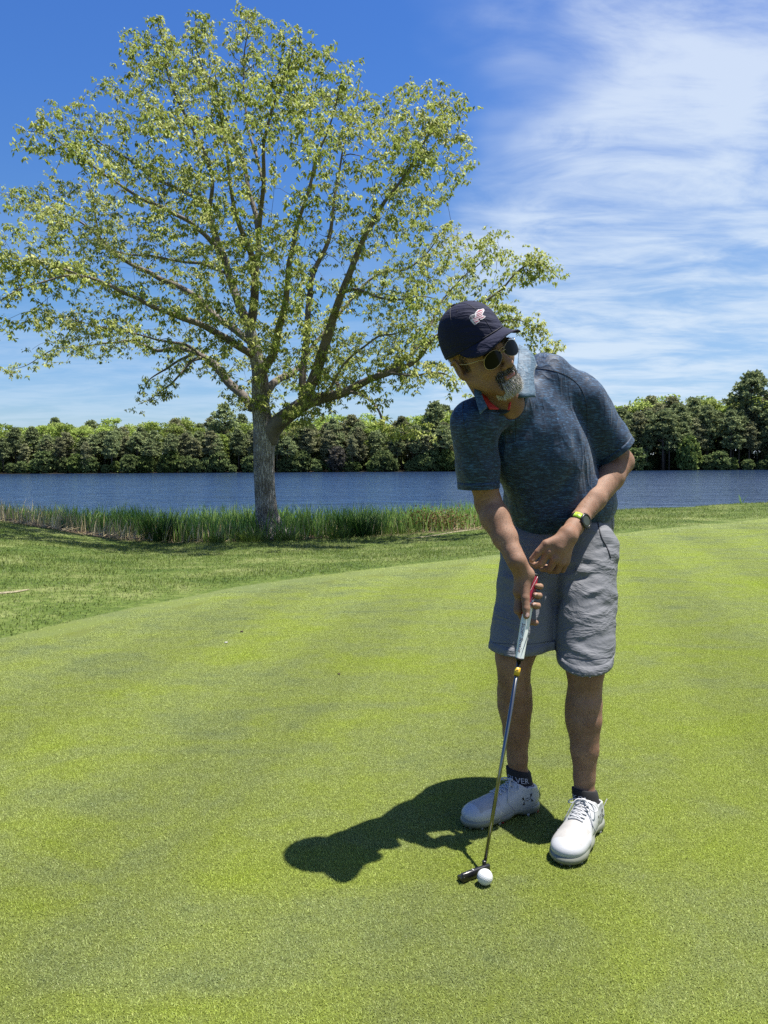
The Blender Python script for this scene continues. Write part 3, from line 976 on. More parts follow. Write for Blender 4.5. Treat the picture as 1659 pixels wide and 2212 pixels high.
# connect every point to the branch node that is cheapest (near, and not far along the tree)
cap_n = len(nodes) + len(att) * 7
NX = np.zeros((cap_n, 5))
NX[:len(nodes)] = nodes
m_ = len(nodes)
d0 = np.array([np.min(np.linalg.norm(NX[:m_, :3] - a, axis=1)) for a in att])
order = np.argsort(d0)
twigs = []
TOP = np.array([tb.x, TY, tb.z + 3.6])
for i in order:
    a = att[i]
    dd = NX[:m_, :3] - a
    dist = np.sqrt((dd ** 2).sum(1))
    outw = (a - TOP) / (np.linalg.norm(a - TOP) + 1e-6)
    back = (dd @ outw)                       # positive: the node lies farther out than the point
    cost = dist + 0.06 * NX[:m_, 4] + np.maximum(back, 0) * 0.6
    j = int(cost.argmin())
    s0 = NX[j, :3]
    ln_ = dist[j]
    if ln_ < 0.03:
        continue
    k = int(np.clip(ln_ / 0.16, 2, 7))
    sag = rng.normal(0, 0.06 * ln_, 3)
    r0 = min(NX[j, 3] * 0.8, 0.005 + 0.011 * ln_)
    path = []
    for s in range(k + 1):
        t = s / k
        q = s0 * (1 - t) + a * t + sag * 4 * t * (1 - t) + np.array([0, 0, 0.10 * ln_ * 4 * t * (1 - t) * (1 - t)]) + (rng.normal(0, 0.012, 3) if 0 < s < k else 0)
        path.append((q[0], q[1], q[2], r0 * (1 - t) + 0.0035 * t))
        if s:
            if m_ < cap_n:
                NX[m_] = (q[0], q[1], q[2], r0 * (1 - t) + 0.0035 * t, NX[j, 4] + ln_ * t)
                m_ += 1
    twigs.append(np.array(path))
vt, ft, off = [], [], 0
for p in twigs:
    v, f = tube([q[:3] for q in p], list(p[:, 3]), 4, cap=False)
    vt.append(np.array([list(q) for q in v]))
    ft.append(np.array(f) + off)
    off += len(v)
m_twig = simple_mat('dark_oak_twigs', (0.13, 0.105, 0.085), 0.9, var=0.3, vscale=3)
tg = mk('twigs', np.concatenate(vt), np.concatenate(ft), m_twig, oak)
tg['kind'] = 'stuff'

# leaves: sprays of drooping leaves at the twig ends and along the twigs, and young shoots on the limbs
centres = [att]
alongs = []
for p in twigs:
    if rng.random() < 0.45:
        alongs.append(p[rng.integers(1, len(p)), :3])
for p, big in ((c_, c_[0, 3] > 0.05) for c_ in limb_curves):
    n = len(p)
    for q in p[n // 6:]:
        if q[3] < 0.16 and rng.random() < 0.45:
            dr = rng.normal(0, 1, 3)
            alongs.append(q[:3] + dr / np.linalg.norm(dr) * (q[3] + 0.10))
            alongs.append(q[:3] - dr / np.linalg.norm(dr) * (q[3] + 0.16))
centres = np.concatenate([att, np.array(alongs)])
# each centre carries a few sprays; the leaves of a spray start at one point and droop outwards like an umbrella
sp_n = rng.integers(2, 5, len(centres))
idx = np.repeat(np.arange(len(centres)), sp_n)
spray = centres[idx] + rng.normal(0, 1, (len(idx), 3)) * np.array([0.125, 0.125, 0.065])
lf_n = rng.integers(8, 13, len(spray))
idx = np.repeat(np.arange(len(spray)), lf_n)
n = len(idx)
pts = spray[idx] + rng.normal(0, 1, (n, 3)) * np.array([0.030, 0.030, 0.022])
az = rng.random(n) * 2 * pi
dr = rng.normal(-0.55, 0.45, n)
d = np.stack([np.cos(az), np.sin(az), dr], -1)
d /= np.linalg.norm(d, axis=1)[:, None]
s = np.cross(d, np.array([0, 0, 1.0]) + rng.normal(0, 0.45, (n, 3)))
s /= np.linalg.norm(s, axis=1)[:, None]
u = np.cross(s, d)
Ls = (0.050 + 0.052 * rng.random(n))[:, None]
Ws = Ls * (0.40 + 0.2 * rng.random(n))[:, None]
a0 = pts
b0 = pts + d * Ls * 0.55 + s * Ws * 0.5 - u * Ws * 0.15
b1 = pts + d * Ls * 0.55 - s * Ws * 0.5 - u * Ws * 0.15
mid = pts + d * Ls * 0.5 + u * Ws * 0.1
c0 = pts + d * Ls - np.array([0, 0, 1.0]) * Ls * 0.28
v = np.stack([a0, b0, mid, b1, c0], 1).reshape(-1, 3)
k = np.arange(n)[:, None] * 5
f = np.concatenate([k + np.array([0, 1, 2]), k + np.array([0, 2, 3]), k + np.array([2, 1, 4]), k + np.array([3, 2, 4])], 0)


def oak_col(T, pos):
    a = T.noise(pos, 0.9, 3, 0.6)
    b = T.noise(pos, 5.0, 2, 0.6)
    s = T.math('ADD', T.math('MULTIPLY', a, 0.6), T.math('MULTIPLY', b, 0.4))
    return T.ramp(s, [(0.36, (0.240, 0.330, 0.055)), (0.50, (0.420, 0.485, 0.105)), (0.64, (0.620, 0.650, 0.240))])


m_leaf = leaf_mat('oak_leaves', oak_col, 0.36, 0.42, 0.62)
fo = mk('foliage', v, f, m_leaf, oak, smooth=False)
fo['kind'] = 'stuff'
print('oak: nodes', m_, 'twigs', len(twigs), 'leaves', n)

# ------------------------------------------------------------------ the wood on the far shore: every tree its own trunk and crown
m_trunk = simple_mat('pine_trunk', (0.13, 0.105, 0.085), 0.9, var=0.3, vscale=2)


def far_mat(name, lo, hi):
    m, T = new_mat(name)
    geo = T.n('ShaderNodeNewGeometry')
    lo, hi = tuple(x * ALB for x in lo), tuple(x * ALB for x in hi)
    oi = T.n('ShaderNodeObjectInfo')
    c = T.mix(geo.outputs['Random Per Island'], lo, hi)
    k = T.rng(oi.outputs['Random'], 0, 1, 0.72, 1.30)
    c = T.mix(1.0, c, T.n('ShaderNodeCombineColor', {0: k, 1: k, 2: k}).outputs[0], 'MULTIPLY')
    d = T.n('ShaderNodeBsdfDiffuse', {'Color': c})
    t = T.n('ShaderNodeBsdfTranslucent', {'Color': c})
    finish(T, T.n('ShaderNodeMixShader', {0: 0.25, 1: d.outputs[0], 2: t.outputs[0]}).outputs[0])
    return m


m_pine = far_mat('pine_needles', (0.205, 0.265, 0.120), (0.375, 0.430, 0.200))
m_pine2 = far_mat('brownish_pine_needles', (0.245, 0.265, 0.140), (0.425, 0.435, 0.230))
m_dec = far_mat('bright_spring_leaves', (0.290, 0.420, 0.090), (0.500, 0.600, 0.160))
m_dec2 = far_mat('pale_spring_leaves', (0.360, 0.480, 0.110), (0.560, 0.640, 0.210))
m_shrub = far_mat('shore_shrub_leaves', (0.120, 0.180, 0.065), (0.270, 0.330, 0.130))
m_shrub2 = far_mat('mid_green_shrub_leaves', (0.13, 0.20, 0.055), (0.30, 0.38, 0.12))
m_grey = far_mat('grey_bare_twigs', (0.16, 0.15, 0.12), (0.25, 0.24, 0.20))


def clumps_mesh(cl, per, size):
    """leafy patches: cl is (n, 6) centre and radii"""
    idx = np.repeat(np.arange(len(cl)), per)
    q = rng.normal(0, 1, (len(idx), 3))
    q = q / np.linalg.norm(q, axis=1)[:, None] * (rng.random((len(idx), 1)) ** 0.4)
    p = cl[idx, :3] + q * cl[idx, 3:6]
    return leaf_cloud(p, size, size * 0.8)


def pine_proto(seed, h, bare, wide):
    g = np.random.default_rng(seed)
    cl = []
    n = 112
    for i in range(n):
        t = g.random() ** 0.8
        z = h * (bare + (1 - bare) * t)
        r = wide * (0.35 + 0.75 * math.sin(pi * min(1, 0.25 + 0.75 * t)) ** 0.8) * g.uniform(0.3, 1.0)
        if t > 0.85:
            r *= 0.6
        a = g.random() * 2 * pi
        cl.append((r * cos(a), r * sin(a), z, g.uniform(0.40, 0.80), g.uniform(0.40, 0.80), g.uniform(0.14, 0.30)))
    cl = np.array(cl)
    v, f = clumps_mesh(cl, 28, 0.40)
    tr = [tube([(0, 0, -0.4), (0.05, 0, h * 0.5), (0.1, 0.05, h * 0.96)], [0.20, 0.14, 0.04], 6)]
    for c_ in cl[::2]:
        tr.append(tube([(0.06, 0.02, c_[2] - 0.4), tuple(c_[:3])], [0.05, 0.02], 4, cap=False))
    return (v, f), merge(tr)


def dec_proto(seed, h, wide, low):
    g = np.random.default_rng(seed)
    cl = []
    for i in range(84):
        t = g.random()
        z = h * (low + (0.97 - low) * t)
        r = wide * math.sin(pi * (0.18 + 0.72 * t)) ** 0.7 * g.uniform(0.45, 1.0)
        a = g.random() * 2 * pi
        k_ = g.uniform(0.42, 0.85) * wide / 2.4
        cl.append((r * cos(a), r * sin(a), z, k_, k_, k_ * 0.6))
    cl = np.array(cl)
    v, f = clumps_mesh(cl, 28, 0.38)
    tr = [tube([(0, 0, -0.4), (0.1, 0, h * 0.45), (0.0, 0.1, h * 0.85)], [0.17, 0.12, 0.03], 6)]
    for c_ in cl[::2]:
        tr.append(tube([(0.05, 0.02, c_[2] * 0.6), tuple(c_[:3])], [0.06, 0.02], 4, cap=False))
    return (v, f), merge(tr)


PROTO = {}


def add_proto(key, data, mat, tmat):
    (v, f), (tv_, tf_) = data
    PROTO[key] = (mesh_from('crown', v, f, mat, False), mesh_from('trunk', tv_, tf_, tmat, True))


for i in range(5):
    add_proto('pine%d' % i, pine_proto(10 + i, 11.0, (0.34, 0.44, 0.50, 0.22, 0.40)[i], (2.3, 2.0, 2.6, 2.4, 1.7)[i]), m_pine if i % 2 == 0 else m_pine2, m_trunk)
for i in range(3):
    add_proto('dec%d' % i, dec_proto(30 + i, 11.0, (3.0, 2.6, 3.3)[i], (0.35, 0.25, 0.4)[i]), m_dec if i != 1 else m_dec2, m_trunk)
for i in range(3):
    add_proto('shrub%d' % i, dec_proto(50 + i, 3.2, (1.7, 2.0, 1.5)[i], 0.08), m_shrub if i < 2 else m_shrub2, m_trunk)
add_proto('grey', dec_proto(70, 4.5, 1.6, 0.1), m_grey, m_trunk)


def far_tree(key, name, X, Y, h, label, cat, group=None, href=11.0, wmul=1.0):
    crown, trunk = PROTO[key]
    z = float(ground_z(X, Y))
    r = empty(name, (X, Y, z), label, cat, group)
    s = h / href
    r.scale = (s * wmul, s * wmul, s)
    r.rotation_euler = (0, 0, random.random() * 6.28)
    for nm, me in (('crown', crown), ('trunk', trunk)):
        o = bpy.data.objects.new(nm, me)
        COL.objects.link(o)
        o.parent = r
    return r


def skyline(X):
    """tree height along the far shore, from the photograph's skyline"""
    xs = [-110, -78, -60, -40, -22, -5, 5, 15, 30, 50, 58, 68, 80, 110]
    hs = [10.4, 10.1, 10.5, 11.0, 11.5, 11.8, 11.8, 12.2, 12.6, 14.2, 14.8, 15.4, 16.4, 16.6]
    return float(np.interp(X, xs, hs))


def side_of(x, y):
    u = x / y
    if u < -0.30:
        return 'far left'
    if u < -0.17:
        return 'left of the oak trunk'
    if u < -0.12:
        return 'behind the oak trunk'
    if u < 0.08:
        return 'between oak and golfer'
    if u < 0.32:
        return 'behind the golfer'
    return 'right of the golfer'


def where(x, y):
    r = 'in the front row of the far wood, ' if y < 156 else 'in the middle of the far wood, ' if y < 165 else 'at the back of the far wood, '
    return r + side_of(x, y)


ROWS = [(153.5, 2.6, ['pine0', 'pine1', 'pine2', 'pine3', 'pine4'], 0.70), (157.0, 2.5, ['pine0', 'pine1', 'pine2', 'pine4', 'pine3', 'dec0'], 0.79),
        (161.0, 2.7, ['pine1', 'pine3', 'dec0', 'pine0', 'dec1'], 0.86), (166.0, 3.0, ['pine1', 'dec2', 'dec0', 'dec1'], 0.93), (171.0, 4.0, ['dec0', 'dec1', 'dec2', 'dec0'], 0.98),
        (178.0, 4.2, ['dec0', 'dec1', 'dec2', 'dec2', 'pine0', 'pine2'], 1.02)]
for Yr_, step, kinds, hm in ROWS:
    X = -0.56 * Yr_ - 2
    while X < 0.56 * Yr_ + 2:
        key = random.choice(kinds)
        h = skyline(X * 155 / Yr_) * hm * random.uniform(0.80, 1.13)
        if Yr_ > 170:
            h -= 0.2
        x_, y_ = X + random.uniform(-1.2, 1.2), Yr_ + random.uniform(-2.2, 2.2)
        if key.startswith('pine'):
            far_tree(key, 'pine_tree', x_, y_, h, 'dark pine ' + where(x_, y_), 'tree', 'pines in the wood on the far shore', wmul=random.uniform(0.85, 1.1))
        else:
            far_tree(key, 'leafy_tree', x_, y_, h * 0.97, 'bright leafy tree ' + where(x_, y_), 'tree', 'broadleaf trees in the wood on the far shore')
        X += step * random.uniform(0.75, 1.25)
X = -84
while X < 84:
    if not (54.5 < X < 59):
        far_tree(random.choice(['shrub0', 'shrub1', 'shrub0', 'shrub2']), 'shore_shrub', X, 151.6 + random.uniform(-0.3, 1.0), random.uniform(1.4, 4.2), 'green shrub at the far water\'s edge, ' + side_of(X, 151), 'shrub',
                 'shrubs along the far shore', 3.2)
    X += random.uniform(1.9, 3.8)
X = -90
while X < 90:
    far_tree(random.choice(['shrub0', 'shrub1']), 'understory_shrub', X, 160.5 + random.uniform(-1.5, 3.0), random.uniform(2.4, 5.0), 'dark shrub between the far pine trunks, ' + side_of(X, 160), 'shrub',
             'understory of the wood on the far shore', 3.2, 0.8)
    X += random.uniform(1.2, 2.1)
far_tree('pine2', 'pine_tree', P(1622, 900, 158).x, 158, 19.3, 'tallest far shore pine, rising above the wood near the right edge', 'tree', wmul=0.95)
far_tree('shrub2', 'leafy_tree', P(1487, 960, 151).x, 151.2, 6.6, 'small bright green tree at the far shore, right of the golfer', 'tree', None, 3.2, 0.62)
far_tree('grey', 'bare_shrub', P(728, 1000, 151).x, 151.0, 5.0, 'grey bare shrub at the far shore just right of the oak trunk', 'shrub', None, 4.5)
far_tree('pine0', 'pine_tree', P(483, 900, 160).x, 160, 13.6, 'dark pine top standing above the wood left of the oak trunk', 'tree')
far_tree('pine4', 'pine_tree', P(938, 900, 160).x, 160, 13.9, 'dark pine top standing above the wood left of the golfer\'s shoulder', 'tree')
# ------------------------------------------------------------------ signed-distance modelling for the figure
class Field:
    """shapes blended smoothly on a grid, turned into one continuous mesh (surface nets)"""

    def __init__(self, lo, hi, h):
        self.lo = np.array(lo, dtype=float)
        self.h = h
        self.n = (np.ceil((np.array(hi, dtype=float) - self.lo) / h).astype(int) + 1)
        self.D = np.full(self.n, 0.05, dtype=np.float32)

    def region(self, lo, hi):
        a = np.clip(((np.array(lo) - self.lo) / self.h).astype(int) - 1, 0, self.n)
        b = np.clip(((np.array(hi) - self.lo) / self.h).astype(int) + 3, 0, self.n)
        sl = tuple(slice(int(a[k]), int(b[k])) for k in range(3))
        ax = [self.lo[k] + np.arange(a[k], b[k]) * self.h for k in range(3)]
        g = np.meshgrid(*ax, indexing='ij')
        return sl, np.stack(g, -1)

    def _apply(self, sl, d, k, op):
        D = self.D[sl]
        if D.size == 0:
            return
        if op == 'add':
            if k > 0:
                hh = np.clip(0.5 + 0.5 * (D - d) / k, 0, 1)
                r = D * (1 - hh) + d * hh - k * hh * (1 - hh)
            else:
                r = np.minimum(D, d)
        else:
            if k > 0:
                hh = np.clip(0.5 - 0.5 * (D + d) / k, 0, 1)
                r = D * (1 - hh) - d * hh + k * hh * (1 - hh)
            else:
                r = np.maximum(D, -d)
        self.D[sl] = r

    def cone(self, a, b, ra, rb, k=0.01, op='add'):
        a, b = np.array(a, dtype=float), np.array(b, dtype=float)
        pad = max(ra, rb) + k + 2 * self.h
        sl, g = self.region(np.minimum(a, b) - pad, np.maximum(a, b) + pad)
        ab = b - a
        t = np.clip(((g - a) @ ab) / (ab @ ab + 1e-12), 0, 1)
        d = np.linalg.norm(g - a - t[..., None] * ab, axis=-1) - (ra + (rb - ra) * t)
        self._apply(sl, d.astype(np.float32), k, op)

    def chain(self, pts, rad, k=0.01, op='add'):
        for i in range(len(pts) - 1):
            self.cone(pts[i], pts[i + 1], rad[i], rad[i + 1], k, op)

    def ell(self, c, r, M=None, k=0.01, op='add'):
        c = np.array(c, dtype=float)
        r = np.array(r, dtype=float)
        pad = r.max() + k + 2 * self.h
        sl, g = self.region(c - pad, c + pad)
        q = g - c
        if M is not None:
            q = q @ np.array(M)          # columns of M are the local axes
        k0 = np.linalg.norm(q / r, axis=-1)
        k1 = np.linalg.norm(q / (r * r), axis=-1) + 1e-9
        d = k0 * (k0 - 1) / k1
        self._apply(sl, d.astype(np.float32), k, op)

    def plane(self, c, nrm, k=0.0, lo=None, hi=None):
        """cut away the side the normal points to"""
        c, nrm = np.array(c, dtype=float), np.array(nrm, dtype=float)
        nrm = nrm / np.linalg.norm(nrm)
        lo = self.lo if lo is None else lo
        hi = self.lo + self.n * self.h if hi is None else hi
        sl, g = self.region(lo, hi)
        d = -((g - c) @ nrm)
        self._apply(sl, d.astype(np.float32), k, 'sub')

    def warp(self, fn, lo=None, hi=None):
        lo = self.lo if lo is None else lo
        hi = self.lo + self.n * self.h if hi is None else hi
        sl, g = self.region(lo, hi)
        D = self.D[sl]
        m = np.abs(D) < 0.04
        D[m] += fn(g[m]).astype(np.float32)

    def mesh(self):
        D = self.D
        D[0], D[-1] = 1, 1
        D[:, 0], D[:, -1] = 1, 1
        D[:, :, 0], D[:, :, -1] = 1, 1
        ins = D < 0
        s = [slice(None, -1), slice(1, None)]
        cnt = sum(ins[s[a], s[b], s[c]].astype(np.int8) for a in (0, 1) for b in (0, 1) for c in (0, 1))
        cells = np.argwhere((cnt > 0) & (cnt < 8))
        idx = np.full(cnt.shape, -1, dtype=np.int64)
        idx[tuple(cells.T)] = np.arange(len(cells))
        acc = np.zeros((len(cells), 3))
        num = np.zeros(len(cells))
        corners = [(a, b, c) for a in (0, 1) for b in (0, 1) for c in (0, 1)]
        for p in corners:
            for ax in range(3):
                if p[ax]:
                    continue
                q = list(p)
                q[ax] = 1
                va = D[cells[:, 0] + p[0], cells[:, 1] + p[1], cells[:, 2] + p[2]]
                vb = D[cells[:, 0] + q[0], cells[:, 1] + q[1], cells[:, 2] + q[2]]
                m = (va < 0) != (vb < 0)
                t = np.where(m, va / np.where(m, va - vb, 1), 0)
                pt = np.tile(np.array(p, dtype=float), (len(cells), 1))
                pt[:, ax] = t
                acc[m] += pt[m]
                num[m] += 1
        v = (cells + acc / num[:, None]) * self.h + self.lo
        faces = []
        for ax in range(3):
            b_, c_ = (ax + 1) % 3, (ax + 2) % 3
            sa = [slice(None)] * 3
            sb = [slice(None)] * 3
            sa[ax], sb[ax] = slice(None, -1), slice(1, None)
            e = np.argwhere(ins[tuple(sa)] != ins[tuple(sb)])
            ok = (e[:, b_] > 0) & (e[:, c_] > 0)
            e = e[ok]
            inv_ = ins[tuple(sa)][tuple(e.T)]
            q = []
            for db, dc in ((1, 1), (0, 1), (0, 0), (1, 0)):
                w = e.copy()
                w[:, b_] -= db
                w[:, c_] -= dc
                q.append(idx[tuple(w.T)])
            q = np.stack(q, -1)
            q[~inv_] = q[~inv_][:, ::-1]
            faces.append(q)
        f = np.concatenate(faces)
        f = f[(f >= 0).all(1)]
        return v, f


def relax(v, f, it=2, lam=0.5):
    """light smoothing of the grid steps"""
    e = np.concatenate([f[:, [0, 1]], f[:, [1, 2]], f[:, [2, 3]], f[:, [3, 0]]])
    for _ in range(it):
        for L_ in (lam, -lam * 0.9):
            s = np.zeros_like(v)
            c = np.zeros(len(v))
            np.add.at(s, e[:, 0], v[e[:, 1]])
            np.add.at(c, e[:, 0], 1)
            np.add.at(s, e[:, 1], v[e[:, 0]])
            np.add.at(c, e[:, 1], 1)
            v = v + L_ * (s / c[:, None] - v)
    return v


def lerp(a, b, t):
    return Vector(a) * (1 - t) + Vector(b) * t


# ------------------------------------------------------------------ materials of the figure
def skin_mat():
    m, T = new_mat('tanned_skin')
    pos = T.n('ShaderNodeTexCoord').outputs['Object']
    a = T.noise(pos, 14, 4, 0.6)
    b = T.noise(pos, 260, 2, 0.6)
    c = T.mix(T.rng(a, 0.35, 0.68), (0.180, 0.098, 0.062), (0.262, 0.155, 0.105))
    c = T.mix(T.math('MULTIPLY', T.rng(b, 0.60, 0.75), 0.25), c, (0.12, 0.06, 0.035))
    bn = T.n('ShaderNodeBump', {'Height': T.math('ADD', b, T.noise(pos, 70, 3)), 'Strength': 0.35, 'Distance': 0.0012}).outputs[0]
    p = T.n('ShaderNodeBsdfPrincipled', {'Base Color': c, 'Roughness': 0.66, 'Specular IOR Level': 0.25, 'Normal': bn, 'Subsurface Weight': 0.12, 'Subsurface Scale': 1.0})
    p.inputs['Subsurface Radius'].default_value = (0.010, 0.0035, 0.0018)
    finish(T, p.outputs[0])
    return m


m_skin = skin_mat()


def heather(name, dark, mid_, light, rot=(0, 0, 0)):
    m, T = new_mat(name)
    pos = T.n('ShaderNodeTexCoord').outputs['Object']
    mp = T.n('ShaderNodeMapping', {'Vector': pos, 'Rotation': rot, 'Scale': (85, 85, 640)}).outputs[0]
    a = T.noise(mp, 1.0, 3, 0.65, 0.6)
    mp2 = T.n('ShaderNodeMapping', {'Vector': pos, 'Rotation': rot, 'Scale': (35, 35, 240)}).outputs[0]
    b = T.noise(mp2, 1.0, 2, 0.6, 0.4)
    s = T.math('ADD', T.math('MULTIPLY', a, 0.65), T.math('MULTIPLY', b, 0.35))
    c = T.ramp(s, [(0.40, dark), (0.52, mid_), (0.63, light)])
    rp = T.n('ShaderNodeMapping', {'Vector': pos, 'Rotation': (0, radians(-35), 0), 'Scale': (12, 12, 4.5)}).outputs[0]
    rd = T.math('POWER', T.math('SUBTRACT', 1.0, T.math('ABSOLUTE', T.math('SUBTRACT', T.math('MULTIPLY', T.noise(rp, 1.0, 3, 0.55, 0.5), 2.0), 1.0))), 5.0)
    bn = T.n('ShaderNodeBump', {'Height': T.math('ADD', T.math('MULTIPLY', rd, 5.5), a), 'Strength': 0.55, 'Distance': 0.0009}).outputs[0]
    p = T.n('ShaderNodeBsdfPrincipled', {'Base Color': c, 'Roughness': 0.62, 'Specular IOR Level': 0.35, 'Normal': bn, 'Sheen Weight': 0.15, 'Sheen Roughness': 0.4})
    finish(T, p.outputs[0])
    return m


m_shirt = heather('blue_heather_jersey', (0.0015, 0.009, 0.030), (0.006, 0.034, 0.088), (0.062, 0.170, 0.325), (0, radians(8), 0))
m_sleeve = heather('blue_heather_jersey_sleeve', (0.0015, 0.009, 0.030), (0.006, 0.034, 0.088), (0.062, 0.170, 0.325), (0, radians(40), 0))
m_collar = heather('blue_heather_collar', (0.020, 0.055, 0.10), (0.055, 0.12, 0.19), (0.17, 0.28, 0.38), (radians(80), 0, 0))
m_red = simple_mat('red_collar_band', (0.60, 0.035, 0.030), 0.7, var=0.2, vscale=60)
m_tee = simple_mat('dark_undershirt', (0.022, 0.035, 0.036), 0.85, var=0.3, vscale=50)
m_thread = simple_mat('dark_seam_thread', (0.03, 0.035, 0.05), 0.8)
m_button = simple_mat('dark_button', (0.015, 0.02, 0.035), 0.35)


def cloth_mat(name, col, rough=0.75):
    m, T = new_mat(name)
    col = tuple(x * ALB for x in col)
    pos = T.n('ShaderNodeTexCoord').outputs['Object']
    a = T.noise(pos, 6, 4, 0.6)
    w = T.noise(pos, 900, 2, 0.6)
    c = T.mix(T.rng(a, 0.3, 0.7), tuple(x * 0.93 for x in col), tuple(x * 1.06 for x in col))
    rp = T.n('ShaderNodeMapping', {'Vector': pos, 'Rotation': (0, radians(25), 0), 'Scale': (5, 5, 15)}).outputs[0]
    rd = T.math('POWER', T.math('SUBTRACT', 1.0, T.math('ABSOLUTE', T.math('SUBTRACT', T.math('MULTIPLY', T.noise(rp, 1.0, 4, 0.6, 0.5), 2.0), 1.0))), 5.0)
    bn = T.n('ShaderNodeBump', {'Height': T.math('ADD', T.math('MULTIPLY', rd, 1.5), T.math('ADD', T.math('MULTIPLY', w, 0.15), T.noise(pos, 35, 4, 0.6))), 'Strength': 0.45, 'Distance': 0.005}).outputs[0]
    p = T.n('ShaderNodeBsdfPrincipled', {'Base Color': c, 'Roughness': rough, 'Specular IOR Level': 0.3, 'Normal': bn})
    finish(T, p.outputs[0])
    return m


m_shorts = cloth_mat('grey_shorts_cloth', (0.200, 0.207, 0.226))
m_shorts_dark = simple_mat('dark_pocket_piping', (0.035, 0.038, 0.05), 0.7)

# ------------------------------------------------------------------ joints (metres, read off the photograph)
J = dict(
    neck=P(1092, 868, 2.33), hipc=P(1204, 1130, 2.63),
    sh_l=P(1256, 862, 2.53), el_l=P(1342, 998, 2.61), wr_l=P(1240, 1139, 2.375),
    sh_r=P(1020, 915, 2.31), el_r=P(1055, 1088, 2.39), wr_r=P(1116, 1212, 2.275),
    hip_l=P(1262, 1170, 2.56), kn_l=P(1264, 1466, 2.36), an_l=P(1262, 1712, 2.335),
    hip_r=P(1146, 1170, 2.62), kn_r=P(1110, 1442, 2.42), an_r=P(1119, 1668, 2.475),
)
FOOT = Vector((0.56, 2.36, 0.0))
person = empty('person', FOOT, 'man in navy cap, sunglasses, blue polo and grey shorts bending over a putter', 'person')

# head frame: hx to his left, hy out of the face, hz up
def head_axes(roll, yaw, pitch):
    M = Matrix.Rotation(radians(yaw), 3, 'Z') @ Matrix.Rotation(radians(roll), 3, 'Y') @ Matrix.Rotation(radians(pitch), 3, 'X')
    return M @ Vector((1, 0, 0)), M @ Vector((0, -1, 0)), M @ Vector((0, 0, 1))


HX, HY, HZ = head_axes(-30, 28, 3)
HC = P(1038, 766, 2.25)
HM = np.array([list(HX), list(HY), list(HZ)]).T       # local -> world columns
HS = 0.975


def hl(x, y, z):
    return HC + (HX * x + HY * y + HZ * z) * HS


# ---- head and neck
F1 = Field(HC - Vector((0.16, 0.17, 0.22)), HC + Vector((0.20, 0.22, 0.17)), 0.0024)
F1.ell(hl(0, -0.018, 0.038), (0.077 * HS, 0.097 * HS, 0.086 * HS), HM, 0.0)
F1.ell(hl(0, 0.028, -0.025), (0.063 * HS, 0.062 * HS, 0.084 * HS), HM, 0.03)
for s in (-1, 1):
    F1.cone(hl(0.056 * s, 0.0, -0.055), hl(0.022 * s, 0.066, -0.100), 0.020, 0.020, 0.03)
    F1.ell(hl(0.040 * s, 0.062, -0.028), (0.020, 0.020, 0.022), HM, 0.022)
    F1.cone(hl(0.010 * s, 0.090, 0.017), hl(0.044 * s, 0.076, 0.018), 0.010, 0.009, 0.016)
F1.cone(hl(-0.012, 0.070, -0.104), hl(0.012, 0.070, -0.104), 0.019, 0.019, 0.02)
for s in (-1, 1):
    F1.ell(hl(0.032 * s, 0.098, -0.002), (0.015, 0.012, 0.011), HM, 0.012, 'sub')
    F1.ell(hl(0.031 * s, 0.078, -0.002), (0.012, 0.012, 0.012), HM, 0.003)
F1.cone(hl(0, 0.088, 0.004), hl(0, 0.113, -0.036), 0.0085, 0.0115, 0.010)
F1.ell(hl(0, 0.112, -0.038), (0.0115, 0.011, 0.010), HM, 0.006)
for s in (-1, 1):
    F1.ell(hl(0.0125 * s, 0.102, -0.043), (0.0075, 0.010, 0.0075), HM, 0.005)
    F1.ell(hl(0.0070 * s, 0.110, -0.0515), (0.0035, 0.005, 0.004), HM, 0.002, 'sub')
F1.ell(hl(0, 0.085, -0.066), (0.026, 0.014, 0.018), HM, 0.014)
F1.cone(hl(-0.016, 0.0935, -0.0655), hl(0.016, 0.0935, -0.0655), 0.0048, 0.0048, 0.004)
F1.cone(hl(-0.013, 0.0935, -0.0765), hl(0.013, 0.0935, -0.0765), 0.0058, 0.0058, 0.004)
F1.cone(hl(-0.020, 0.0985, -0.0710), hl(0.020, 0.0985, -0.0710), 0.0016, 0.0016, 0.002, 'sub')
for s in (-1, 1):       # ears
    ex = Matrix.Rotation(radians(-20 * s), 3, 'Z') @ Matrix.Rotation(radians(8), 3, 'X')
    EM = HM @ np.array(ex)
    F1.ell(hl(0.080 * s, -0.018, -0.008), (0.009, 0.020, 0.033), EM, 0.006)
    F1.ell(hl(0.090 * s, -0.014, -0.004), (0.007, 0.011, 0.020), EM, 0.005, 'sub')
    F1.cone(hl(0.088 * s, -0.030, 0.012), hl(0.087 * s, -0.012, 0.022), 0.0040, 0.0036, 0.003)
    F1.ell(hl(0.078 * s, -0.008, -0.034), (0.008, 0.009, 0.010), HM, 0.006)
F1.cone(hl(0, -0.030, -0.045), J['neck'] + Vector((0.0, 0.02, -0.01)), 0.056, 0.062, 0.03)
F1.cone(hl(0, 0.030, -0.085), J['neck'] + Vector((0.01, -0.035, 0.0)), 0.024, 0.028, 0.04)
hv, hf = F1.mesh()
hv = relax(hv, hf, 1)


